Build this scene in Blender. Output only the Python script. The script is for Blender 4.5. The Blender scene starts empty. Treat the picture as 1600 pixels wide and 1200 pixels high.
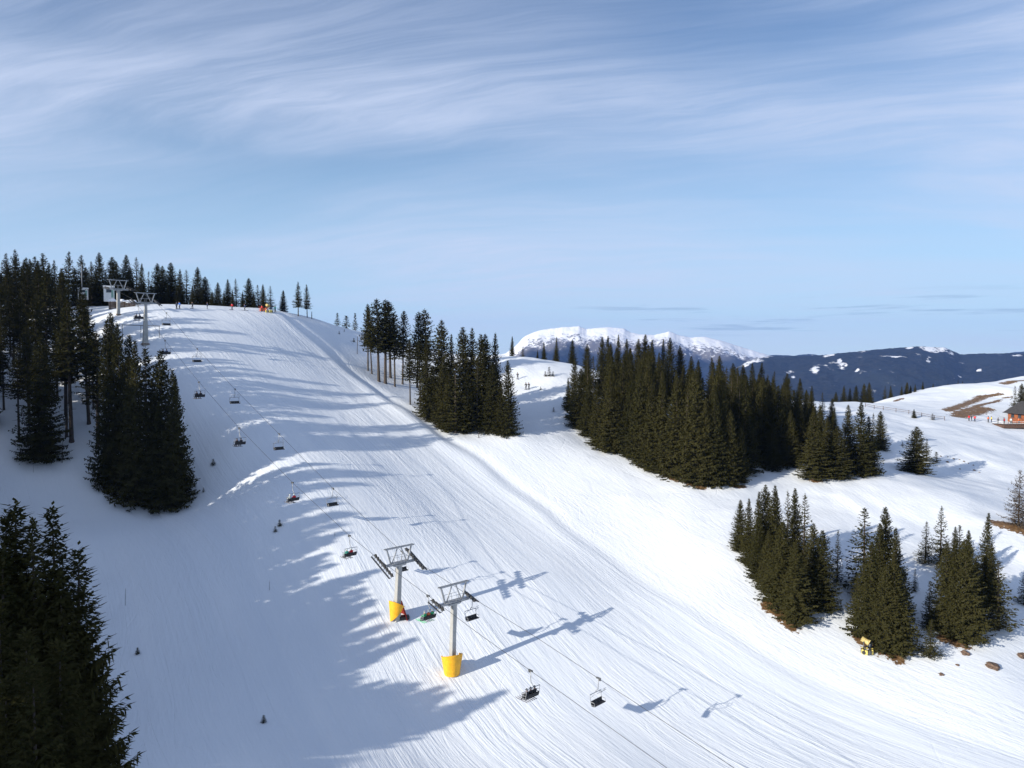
import bpy, bmesh, math, random
import numpy as np
from mathutils import Vector, Matrix, Euler

S = bpy.context.scene
COL = S.collection
random.seed(7)
rng = np.random.default_rng(11)

# ------------------------------------------------------------------ camera, sky, sun, exposure
F, CX, CY, HOR = 1200.0, 800.0, 600.0, 555.0
PITCH = math.atan((CY - HOR) / F)
cam_d = bpy.data.cameras.new('camera')
cam = bpy.data.objects.new('camera', cam_d)
COL.objects.link(cam)
cam_d.sensor_width = 36.0
cam_d.lens = 36.0 * F / 1600.0
cam_d.clip_start = 0.5
cam_d.clip_end = 60000.0
cam.location = (0, 0, 0)
cam.rotation_euler = (math.pi / 2 - PITCH, 0, 0)
S.camera = cam

SUN_TRAVEL = (0.839, 0.545)
SUN_EL = 18.2
SUN_STRENGTH = 5.0
SKY_STRENGTH = 0.050
S.view_settings.view_transform = 'Standard'
S.view_settings.look = 'None'
S.view_settings.gamma = 1.0
S.view_settings.use_curve_mapping = False
S.view_settings.exposure = 0.40

el = math.radians(SUN_EL)
_n = math.hypot(*SUN_TRAVEL)
tdir = Vector((SUN_TRAVEL[0] / _n * math.cos(el), SUN_TRAVEL[1] / _n * math.cos(el), -math.sin(el)))
sun_d = bpy.data.lights.new('sun', 'SUN')
sun_d.energy = SUN_STRENGTH
sun_d.angle = math.radians(0.5)
sun_d.color = (1.0, 0.925, 0.80)
sun = bpy.data.objects.new('sun', sun_d)
sun.rotation_euler = tdir.to_track_quat('-Z', 'Y').to_euler()
sun.location = (-60, -45, 60)
COL.objects.link(sun)


class NT:
    """small helper to write node trees"""
    def __init__(self, tree):
        self.t = tree
        self.n = tree.nodes
        self.n.clear()

    def node(self, kind, ins=None, **props):
        nd = self.n.new(kind)
        for k, v in props.items():
            setattr(nd, k, v)
        for k, v in (ins or {}).items():
            s = nd.inputs[k]
            if isinstance(v, bpy.types.NodeSocket):
                self.t.links.new(v, s)
            else:
                s.default_value = v
        return nd

    def math(self, op, a, b=0.0, c=None, clamp=False):
        d = {0: a, 1: b}
        if c is not None:
            d[2] = c
        return self.node('ShaderNodeMath', d, operation=op, use_clamp=clamp).outputs[0]

    def vmath(self, op, a, b):
        return self.node('ShaderNodeVectorMath', {0: a, 1: b}, operation=op).outputs[0]

    def mix(self, f, a, b):
        nd = self.node('ShaderNodeMix', data_type='RGBA')
        for i, v in ((0, f), (6, a), (7, b)):
            if isinstance(v, bpy.types.NodeSocket):
                self.t.links.new(v, nd.inputs[i])
            else:
                nd.inputs[i].default_value = v
        return nd.outputs[2]

    def fmix(self, f, a, b):
        nd = self.node('ShaderNodeMix', data_type='FLOAT')
        for i, v in ((0, f), (2, a), (3, b)):
            if isinstance(v, bpy.types.NodeSocket):
                self.t.links.new(v, nd.inputs[i])
            else:
                nd.inputs[i].default_value = v
        return nd.outputs[0]

    def noise(self, vec, scale, detail=4.0, rough=0.55, dist=0.0):
        return self.node('ShaderNodeTexNoise', {'Vector': vec, 'Scale': scale, 'Detail': detail, 'Roughness': rough, 'Distortion': dist}).outputs[0]

    def ramp(self, f, lo, hi, interp='SMOOTHSTEP'):
        return self.node('ShaderNodeMapRange', {0: f, 1: lo, 2: hi, 3: 0.0, 4: 1.0}, interpolation_type=interp).outputs[0]

    def comb(self, x, y, z=0.0):
        return self.node('ShaderNodeCombineXYZ', {0: x, 1: y, 2: z}).outputs[0]


# ---- world: Nishita sky with a veil of high cirrus, placed by direction
W = bpy.data.worlds.new('World')
S.world = W
W.use_nodes = True
w = NT(W.node_tree)
sky = w.node('ShaderNodeTexSky', sky_type='NISHITA', sun_disc=False, sun_elevation=el,
             sun_rotation=math.atan2(-tdir.x, -tdir.y), altitude=1500.0, air_density=1.0, dust_density=0.3, ozone_density=3.0)
co = w.node('ShaderNodeTexCoord').outputs['Generated']
sep = w.node('ShaderNodeSeparateXYZ', {0: co})
dx, dy, dz = sep.outputs
up = w.math('MAXIMUM', dz, 0.0)
den = w.math('ADD', up, 0.14)
u = w.math('DIVIDE', dx, den)
v = w.math('DIVIDE', dy, den)
flat = w.comb(u, v)
rot = w.node('ShaderNodeMapping', {'Vector': flat, 'Rotation': (0, 0, math.radians(34)), 'Scale': (0.40, 0.80, 1.0), 'Location': (0.35, 0.1, 0)}).outputs[0]
warpn = w.node('ShaderNodeTexNoise', {'Vector': rot, 'Scale': 0.9, 'Detail': 4.0})
warp = w.vmath('SCALE', w.vmath('SUBTRACT', warpn.outputs[1], (0.5, 0.5, 0.5)), (0, 0, 0))
warp.node.inputs['Scale'].default_value = 0.9
rw = w.vmath('ADD', rot, warp)
big = w.ramp(w.noise(rw, 0.85, 3.0, 0.5), 0.34, 0.64)
streakv = w.node('ShaderNodeMapping', {'Vector': rw, 'Scale': (0.6, 2.2, 1.0)}).outputs[0]
streak = w.ramp(w.noise(streakv, 1.2, 7.0, 0.58), 0.32, 0.72)
fibre = w.node('ShaderNodeMapping', {'Vector': rw, 'Rotation': (0, 0, math.radians(-22)), 'Scale': (1.1, 5.5, 1.0)}).outputs[0]
fine = w.ramp(w.noise(fibre, 2.3, 9.0, 0.68), 0.32, 0.72)
cl = w.math('MULTIPLY', big, w.math('MULTIPLY_ADD', streak, 0.20, w.math('MULTIPLY_ADD', fine, 0.34, 0.34)))
cl = w.math('MULTIPLY_ADD', streak, 0.10, w.math('MULTIPLY_ADD', fine, 0.05, w.math('ADD', cl, 0.08)))
cl = w.math('MINIMUM', cl, 0.92)
low = w.ramp(dz, 0.0, 0.17)
cl = w.math('MULTIPLY', cl, w.math('MULTIPLY_ADD', low, 0.5, 0.5))
# thin bars of darker cloud low over the mountains, to the east side
barv = w.comb(w.math('MULTIPLY', w.math('ARCTAN2', dx, dy), 5.0), w.math('MULTIPLY', dz, 95.0))
bar = w.ramp(w.noise(barv, 1.0, 4.0, 0.6), 0.53, 0.64)
bar = w.math('MULTIPLY', bar, w.math('MULTIPLY', w.ramp(dz, 0.018, 0.034), w.math('SUBTRACT', 1.0, w.ramp(dz, 0.055, 0.085))))
bar = w.math('MULTIPLY', bar, w.ramp(dx, -0.02, 0.2))
skyc = w.node('ShaderNodeHueSaturation', {'Saturation': 1.15, 'Value': 2.0, 'Color': sky.outputs[0]}).outputs[0]
cloudc = w.node('ShaderNodeRGB')
cloudc.outputs[0].default_value = (9.8, 11.2, 14.4, 1)
base = w.mix(w.math('MULTIPLY', w.math('SUBTRACT', 1.0, w.ramp(dz, 0.0, 0.40)), 0.80), skyc, (8.3, 11.8, 15.2, 1))
c1 = w.mix(cl, base, cloudc.outputs[0])
c2 = w.mix(w.math('MULTIPLY', bar, 0.38), c1, (3.6, 5.2, 8.0, 1))
bg = w.node('ShaderNodeBackground', {'Color': c2, 'Strength': SKY_STRENGTH})
w.node('ShaderNodeOutputWorld', {'Surface': bg.outputs[0]})


# ------------------------------------------------------------------ helpers
def ray(px, py):
    """world direction through a pixel of the 1600x1200 photograph, scaled so that y = 1"""
    a, b = (px - CX) / F, (CY - py) / F
    c, s = math.cos(PITCH), math.sin(PITCH)
    y = c + b * s
    z = -s + b * c
    return a / y, z / y


def pt(px, py, D):
    a, b = ray(px, py)
    return np.array((a * D, D, b * D))


def smooth(a, b, x):
    t = np.clip((x - a) / (b - a), 0, 1)
    return t * t * (3 - 2 * t)


def mesh_from(name, verts, faces):
    me = bpy.data.meshes.new(name)
    me.from_pydata([tuple(v) for v in verts], [], [tuple(f) for f in faces])
    me.update()
    return me


def quads_mesh(name, verts, quads):
    """fast mesh from numpy arrays of vertices and quads"""
    me = bpy.data.meshes.new(name)
    verts = np.asarray(verts, dtype=np.float32)
    quads = np.asarray(quads, dtype=np.int32)
    n = len(quads)
    me.vertices.add(len(verts))
    me.vertices.foreach_set('co', verts.ravel())
    me.loops.add(n * 4)
    me.loops.foreach_set('vertex_index', quads.ravel())
    me.polygons.add(n)
    me.polygons.foreach_set('loop_start', np.arange(0, n * 4, 4, dtype=np.int32))
    me.update(calc_edges=True)
    me.validate()
    return me


def link(name, me, mat=None, parent=None, loc=None, rot=None, smooth_shade=False):
    o = bpy.data.objects.new(name, me)
    COL.objects.link(o)
    if mat is not None:
        if me.materials:
            pass
        else:
            for m in (mat if isinstance(mat, (list, tuple)) else [mat]):
                me.materials.append(m)
    if parent is not None:
        o.parent = parent
    if loc is not None:
        o.location = loc
    if rot is not None:
        o.rotation_euler = rot
    if smooth_shade:
        me.polygons.foreach_set('use_smooth', [True] * len(me.polygons))
    return o


def tag(o, label=None, cat=None, group=None, kind=None):
    for k, val in (('label', label), ('category', cat), ('group', group), ('kind', kind)):
        if val:
            o[k] = val
    return o


def empty(name, loc=(0, 0, 0), rz=0.0):
    o = bpy.data.objects.new(name, None)
    o.empty_display_size = 0.2
    o.location = loc
    o.rotation_euler = (0, 0, rz)
    COL.objects.link(o)
    return o


def copy_tree(src, parent=None):
    c = src.copy()
    COL.objects.link(c)
    if parent is not None:
        c.parent = parent
    for ch in list(src.children):
        copy_tree(ch, c)
    return c


class MB:
    """collects shapes into one mesh"""
    def __init__(self):
        self.bm = bmesh.new()

    def box(self, c, s, rot=None, taper=1.0):
        hx, hy, hz = s[0] / 2, s[1] / 2, s[2] / 2
        R = Euler(rot).to_matrix() if rot else Matrix.Identity(3)
        vs = []
        for z, k in ((-hz, 1.0), (hz, taper)):
            for x, y in ((-hx, -hy), (hx, -hy), (hx, hy), (-hx, hy)):
                vs.append(self.bm.verts.new(R @ Vector((x * k, y * k, z)) + Vector(c)))
        for f in ((3, 2, 1, 0), (4, 5, 6, 7), (0, 1, 5, 4), (1, 2, 6, 5), (2, 3, 7, 6), (3, 0, 4, 7)):
            self.bm.faces.new([vs[i] for i in f])
        return self

    def tube(self, pts, r, n=6, cap=True):
        """tube along points; r is a number or one radius per point"""
        P = [Vector(p) for p in pts]
        R = [r] * len(P) if isinstance(r, (int, float)) else list(r)
        rings = []
        ref = Vector((0, 0, 1))
        t0 = (P[1] - P[0]).normalized()
        if abs(t0.dot(ref)) > 0.95:
            ref = Vector((1, 0, 0))
        for i, p in enumerate(P):
            a = P[max(i - 1, 0)]
            b = P[min(i + 1, len(P) - 1)]
            t = (b - a).normalized()
            e1 = t.cross(ref)
            if e1.length < 1e-4:
                e1 = t.cross(Vector((0, 1, 0)))
            e1.normalize()
            e2 = t.cross(e1).normalized()
            rings.append([self.bm.verts.new(p + (e1 * math.cos(k * 2 * math.pi / n) + e2 * math.sin(k * 2 * math.pi / n)) * R[i]) for k in range(n)])
        for A, B in zip(rings, rings[1:]):
            for k in range(n):
                self.bm.faces.new((A[k], A[(k + 1) % n], B[(k + 1) % n], B[k]))
        if cap:
            self.bm.faces.new(list(reversed(rings[0])))
            self.bm.faces.new(rings[-1])
        return self

    def bar(self, a, b, w_, h=None):
        """rectangular bar from a to b"""
        a, b = Vector(a), Vector(b)
        d = b - a
        q = d.to_track_quat('Z', 'Y').to_matrix()
        L = d.length
        h = h or w_
        vs = []
        for z in (0, L):
            for x, y in ((-w_ / 2, -h / 2), (w_ / 2, -h / 2), (w_ / 2, h / 2), (-w_ / 2, h / 2)):
                vs.append(self.bm.verts.new(a + q @ Vector((x, y, z))))
        for f in ((3, 2, 1, 0), (4, 5, 6, 7), (0, 1, 5, 4), (1, 2, 6, 5), (2, 3, 7, 6), (3, 0, 4, 7)):
            self.bm.faces.new([vs[i] for i in f])
        return self

    def poly(self, pts):
        self.bm.faces.new([self.bm.verts.new(p) for p in pts])
        return self

    def build(self, name, mat, parent=None, bevel=0.0, smooth_shade=False, loc=None, rot=None):
        if bevel:
            bmesh.ops.bevel(self.bm, geom=list(self.bm.edges), offset=bevel, segments=1, affect='EDGES', clamp_overlap=True)
        bmesh.ops.recalc_face_normals(self.bm, faces=list(self.bm.faces))
        me = bpy.data.meshes.new(name)
        self.bm.to_mesh(me)
        self.bm.free()
        return link(name, me, mat, parent, loc, rot, smooth_shade)


def mat(name, col, rough=0.7, metal=0.0, var=0.0, vscale=3.0, bump=0.0, spec=None):
    m = bpy.data.materials.new(name)
    m.use_nodes = True
    t = NT(m.node_tree)
    p = t.node('ShaderNodeBsdfPrincipled', {'Roughness': rough, 'Metallic': metal})
    if spec is not None:
        p.inputs['Specular IOR Level'].default_value = spec
    c = tuple(col) + (1,)
    if var:
        tc = t.node('ShaderNodeTexCoord').outputs['Object']
        n = t.noise(tc, vscale, 5.0, 0.6)
        f = t.ramp(n, 0.3, 0.7)
        cc = t.mix(f, tuple(x * (1 - var) for x in col) + (1,), tuple(min(1, x * (1 + var)) for x in col) + (1,))
        t.t.links.new(cc, p.inputs['Base Color'])
        if bump:
            b = t.node('ShaderNodeBump', {'Height': n, 'Strength': bump, 'Distance': 0.03})
            t.t.links.new(b.outputs[0], p.inputs['Normal'])
    else:
        p.inputs['Base Color'].default_value = c
    t.node('ShaderNodeOutputMaterial', {'Surface': p.outputs[0]})
    return m


# ------------------------------------------------------------------ terrain: control points read as (pixel, pixel, distance)
CP = [
    # lift line and piste
    (702, 1050, 92), (611, 966, 100.5), (436, 752, 129.6), (367, 686, 142.5), (308, 610, 155.8), (222, 536, 171), (187, 489, 184.6),
    (935, 1192, 78.4), (700, 1200, 78), (500, 1200, 74), (300, 1200, 69), (520, 846, 116), (1100, 1190, 80), (1300, 1190, 80), (1600, 1190, 80),
    (1000, 1000, 99), (1000, 900, 115), (860, 900, 112), (700, 800, 132), (800, 745, 149), (950, 870, 120.5), (1100, 980, 101.5), (1300, 1100, 89), (1550, 1050, 92),
    (640, 640, 172), (560, 590, 189), (480, 535, 198), (600, 745, 140), (520, 640, 165), (400, 560, 178), (300, 530, 177), (430, 487, 208), (330, 480, 201), (240, 478, 194),
    # crest and what lies behind it
    (500, 501, 226), (560, 519, 238), (170, 478, 200), (100, 480, 200), (20, 480, 200), (-120, 480, 200),
    (650, 540, 240), (720, 556, 236), (600, 560, 214), (690, 610, 200),
    # left bank
    (300, 788, 133), (205, 788, 130), (70, 718, 134), (115, 690, 140), (139, 662, 147), (0, 620, 148), (30, 560, 166), (120, 560, 172), (180, 640, 150),
    (150, 830, 118), (200, 1000, 95), (400, 950, 103), (0, 800, 121), (-200, 800, 115), (420, 1130, 80), (-250, 665, 128), (400, 830, 118),
    # middle stand, gully and saddle
    (710, 672, 168), (810, 678, 163), (790, 560, 218), (885, 566, 222), (830, 610, 196), (840, 650, 178), (880, 625, 190),
    # big forest
    (960, 702, 160), (1040, 738, 147), (1110, 757, 141), (920, 680, 168), (1030, 640, 185), (1130, 660, 180), (1210, 735, 152), (1272, 748, 146), (1360, 742, 147), (1000, 600, 215), (1150, 620, 215), (1260, 650, 195),
    # meadow on the right
    (1200, 800, 133), (1450, 830, 128), (1580, 822, 126), (1431, 738, 160), (1500, 690, 188), (1590, 668, 212), (1380, 642, 222), (1450, 652, 215), (1520, 662, 213), (1540, 622, 250),
    (1600, 592, 292), (1450, 605, 272), (1310, 632, 254), (1700, 590, 292), (1750, 700, 200), (1750, 850, 130), (1750, 1100, 90),
    # small clumps
    (1240, 968, 102), (1380, 1012, 97), (1490, 995, 99), (1560, 985, 100), (1310, 905, 111), (1440, 880, 116), (1147, 855, 118),
]
WP = [(-112, 212, 13.4), (-92, 213, 13.5), (-75, 215, 13.2), (-128, 214, 13.6), (-100, 225, 14.2), (-70, 225, 13.0), (-64, 212, 12.0),   # further world points: near the camera, out of the frame, behind the crests
    (0, 40, -41), (30, 40, -45), (70, 50, -47), (-20, 32, -34), (-40, 13, -27), (-28, 20, -31), (-62, -6, -26), (-45, 40, -41), (-75, 40, -40), (-110, 50, -38), (-110, 85, -27), (0, 0, -42), (-100, -10, -34), (60, 0, -52), (-140, 120, -13), (-170, 60, -34),
    (-160, 230, 13), (-95, 240, 13.5), (-60, 255, 9), (-30, 290, -2), (0, 265, -8), (20, 300, -20), (60, 280, -22), (100, 290, -30), (140, 330, -34), (200, 360, -32), (260, 330, -20), (110, 265, -20), (-120, 290, 6), (260, 250, -8), (200, 20, -64), (260, 120, -36), (130, 60, -52), (-200, 160, 2), (-120, 330, -10),
]
pts_c = np.array([pt(*c) for c in CP] + [np.array(p_, dtype=float) for p_ in WP])
SC = 100.0


def _phi(d2):
    return np.where(d2 > 0, 0.5 * d2 * np.log(np.maximum(d2, 1e-12)), 0.0)


def _fit(P, lam):
    X = P[:, :2] / SC
    n = len(X)
    d2 = ((X[:, None] - X[None]) ** 2).sum(-1)
    A = np.zeros((n + 3, n + 3))
    A[:n, :n] = _phi(d2) + lam * np.eye(n)
    A[:n, n:] = np.c_[np.ones(n), X]
    A[n:, :n] = A[:n, n:].T
    return X, np.linalg.solve(A, np.r_[P[:, 2], 0, 0, 0])


TX, TW = _fit(pts_c, 0.004)


def base_h(x, y):
    x = np.atleast_1d(np.asarray(x, float)); y = np.atleast_1d(np.asarray(y, float))
    shp = x.shape
    q = np.stack([x.ravel(), y.ravel()], 1) / SC
    out = np.empty(len(q))
    n = len(TX)
    for i in range(0, len(q), 20000):
        c = q[i:i + 20000]
        d2 = ((c[:, None, :] - TX[None]) ** 2).sum(-1)
        out[i:i + 20000] = _phi(d2) @ TW[:n] + TW[n] + c @ TW[n + 1:]
    out = out.reshape(shp)
    r = np.hypot((x - 40) / 1.0, (y - 165) / 1.0)
    k = smooth(215, 420, r)
    far = smooth(250, 2500, r)
    return out * (1 - k) + k * (np.clip(out, -60, 20) * (1 - far) - 330 * far)


def cast(px, py, f=None, d0=30.0, d1=420.0):
    """first meeting of the ray through a photograph pixel with the ground"""
    f = f or base_h
    a, b = ray(px, py)
    D = np.arange(d0, d1, 0.5)
    g = f(a * D, D) - b * D
    i = np.argmax(g > 0)
    if g[i] <= 0:
        i = int(np.argmin(np.abs(g)))
        return np.array((a * D[i], D[i], f(a * D[i], D[i])[0]))
    if i > 0:
        t = g[i - 1] / (g[i - 1] - g[i])
        d = D[i - 1] + 0.5 * t
    else:
        d = D[i]
    return np.array((a * d, d, b * d))


EDGE_PX = [(452, 497), (500, 536), (560, 588), (640, 645), (720, 698), (800, 752), (870, 806), (950, 872), (1030, 930), (1100, 980), (1180, 1025), (1250, 1062), (1350, 1105), (1450, 1140), (1600, 1188)]
EDGE = np.array([cast(*p_)[:2] for p_ in EDGE_PX])
# smooth the edge a little and run it out of the picture
for _ in range(2):
    EDGE[1:-1] = 0.25 * EDGE[:-2] + 0.5 * EDGE[1:-1] + 0.25 * EDGE[2:]
EDGE = np.vstack([EDGE[0] + (EDGE[0] - EDGE[1]) * 1.2, EDGE, EDGE[-1] + (EDGE[-1] - EDGE[-2]) * 4])


def edge_uv(x, y):
    """distance along and across the piste's groomed edge (negative: lift side)"""
    shp = np.shape(x)
    q = np.stack([np.ravel(x), np.ravel(y)], 1)
    best = np.full(len(q), 1e9); uu = np.zeros(len(q)); vv = np.zeros(len(q))
    L = 0.0
    wsum = np.zeros(len(q)); usum = np.zeros(len(q))
    for A, B in zip(EDGE, EDGE[1:]):
        d = B - A
        l = np.hypot(*d)
        t = ((q - A) @ d) / (l * l)
        tc = np.clip(t, 0, 1)
        pr = A + tc[:, None] * d
        dist = np.hypot(*(q - pr).T)
        cr = d[0] * (q[:, 1] - A[1]) - d[1] * (q[:, 0] - A[0])
        m = dist < best
        best[m] = dist[m]
        vv[m] = np.where(cr[m] > 0, 1, -1) * dist[m]
        wgt = 1.0 / (dist ** 2 + 4.0) ** 2 * l
        usum += wgt * (L + t.clip(-4, 5) * l); wsum += wgt
        L += l
    return (usum / wsum).reshape(shp), vv.reshape(shp)


_LAT = np.random.default_rng(5).random((257, 257))


def vnoise(x, y, size, k=0):
    a = np.asarray(x) / size * (0.94) + np.asarray(y) / size * 0.34 + 31.7 * (k + 1)
    b = np.asarray(y) / size * (0.94) - np.asarray(x) / size * 0.34 + 17.3 * (k + 1)
    i, j = np.floor(a).astype(int), np.floor(b).astype(int)
    f, g = a - i, b - j
    f = f * f * f * (f * (6 * f - 15) + 10); g = g * g * g * (g * (6 * g - 15) + 10)
    L = lambda p, q: _LAT[p % 256, q % 256]
    return (L(i, j) * (1 - f) + L(i + 1, j) * f) * (1 - g) + (L(i, j + 1) * (1 - f) + L(i + 1, j + 1) * f) * g


def height(x, y):
    x = np.atleast_1d(np.asarray(x, float)); y = np.atleast_1d(np.asarray(y, float))
    z = base_h(x, y)
    uu, vv = edge_uv(x, y)
    wgt = smooth(0, 25, uu) * (1 - smooth(230, 300, uu))
    wob = 0.8 * np.sin(uu * 0.11) + 0.5 * np.sin(uu * 0.31 + 1.0)
    v_ = vv + wob * 0.6
    wgt = wgt * (1 - 0.72 * smooth(75, 135, uu))
    z = z + wgt * (0.34 * np.exp(-((v_ + 1.9) / 1.9) ** 2) - (0.17 + 0.22 * vnoise(x, y, 14.0, 9)) * np.exp(-((v_ - 0.7) / (0.75 + 0.8 * vnoise(x, y, 11.0, 7))) ** 2) + 0.10 * np.exp(-((v_ - 3.6) / 1.5) ** 2))
    # rolling unevenness, stronger off the groomed run
    g = np.clip(smooth(2, 30, vv) * 0.8 + smooth(-55, -85, vv), 0.10, 1)
    und = 1.5 * (vnoise(x, y, 16.0) - 0.5) + 0.62 * (vnoise(x, y, 6.5, 3) - 0.5) + 0.26 * (vnoise(x, y, 2.6, 5) - 0.5)
    z = z + und * g
    return z


def gz(x, y):
    return float(height(x, y)[0])


# grid: fine where the photograph looks, widening to the horizon
def axis(lo, hi, step, end0, end1, k=1.13):
    a = list(np.arange(lo, hi + step * 0.5, step))
    s, x = step, a[-1]
    while x < end1:
        s *= k; x += s; a.append(x)
    s, x = step, a[0]
    pre = []
    while x > end0:
        s *= k; x -= s; pre.append(x)
    return np.array(pre[::-1] + a)


gx = axis(-125, 205, 0.7, -9500, 9500)
gy = axis(42, 300, 0.7, -3000, 9500)
GX, GY = np.meshgrid(gx, gy)
GZ = height(GX, GY)
GU, GV = edge_uv(GX, GY)
farn = smooth(500, 1500, np.hypot(GX, GY))
GZ = GZ + farn * (40 * np.sin(GX * 0.0021 + 1) * np.sin(GY * 0.0017) + 18 * np.sin(GX * 0.006 + GY * 0.004))

# places where the snow has melted off: segments (pixels) with a half width in metres
BARE = [((1482, 641), (1535, 620), 2.1), ((1535, 619), (1562, 616), 1.5), ((1493, 646), (1530, 634), 1.6), ((1530, 633), (1562, 625), 1.0), ((1498, 651), (1540, 639), 2.8),
        ((1570, 599), (1600, 594), 2.0), ((1398, 627), (1410, 623), 0.9), ((1568, 622), (1580, 620), 0.7),
        ((1562, 818), (1600, 826), 1.6), ((1580, 826), (1600, 832), 1.2),
        ((1043, 744), (1062, 750), 1.0), ((1076, 755), (1098, 762), 1.0), ((1200, 946), (1238, 976), 1.3), ((1340, 990), (1350, 1004), 1.0), ((1368, 1014), (1402, 1026), 1.3), ((1476, 997), (1506, 1006), 1.3), ((1150, 760), (1160, 760), 0.8), ((1000, 728), (1012, 733), 0.7), ((1266, 751), (1280, 752), 0.8),
        ((1503, 1020), (1511, 1021), 0.45), ((1548, 1038), (1556, 1043), 0.55), ((1469, 1052), (1472, 1053), 0.2), ((1593, 1026), (1597, 1023), 0.3),
        ((682, 664), (702, 672), 0.5)]
bare = np.zeros_like(GX)
for a, b, wd in BARE:
    A = cast(*a, height)[:2]; B = cast(*b, height)[:2]
    d = B - A
    t = np.clip(((GX - A[0]) * d[0] + (GY - A[1]) * d[1]) / max(d @ d, 1e-6), 0, 1)
    dist = np.hypot(GX - A[0] - t * d[0], GY - A[1] - t * d[1])
    bare = np.maximum(bare, np.clip(1.25 - 0.75 * dist / wd, 0, 1))
groom = smooth(3, -1, GV) * smooth(-80, -50, GV) * smooth(-6, 8, GU)
groom = np.maximum(groom, 0.45 * smooth(32, 10, GV) * smooth(60, 110, GU) * smooth(-2, 2, GV))
mask_far = np.hypot(GX, GY - 150) > 300
groom[mask_far] = 0

ny, nx = GX.shape
idx = np.arange(nx * ny).reshape(ny, nx)
quads = np.stack([idx[:-1, :-1], idx[:-1, 1:], idx[1:, 1:], idx[1:, :-1]], -1).reshape(-1, 4)
me = quads_mesh('snow_ground', np.stack([GX, GY, GZ], -1).reshape(-1, 3), quads)
me.polygons.foreach_set('use_smooth', [True] * len(me.polygons))
wood = smooth(420, 700, np.hypot(GX - 40, GY - 165))
for nm, arr in (('along', GU), ('across', GV), ('groomed', groom), ('bare', bare), ('wood', wood)):
    at = me.attributes.new(nm, 'FLOAT', 'POINT')
    at.data.foreach_set('value', np.ascontiguousarray(arr, dtype=np.float32).ravel())


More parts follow.
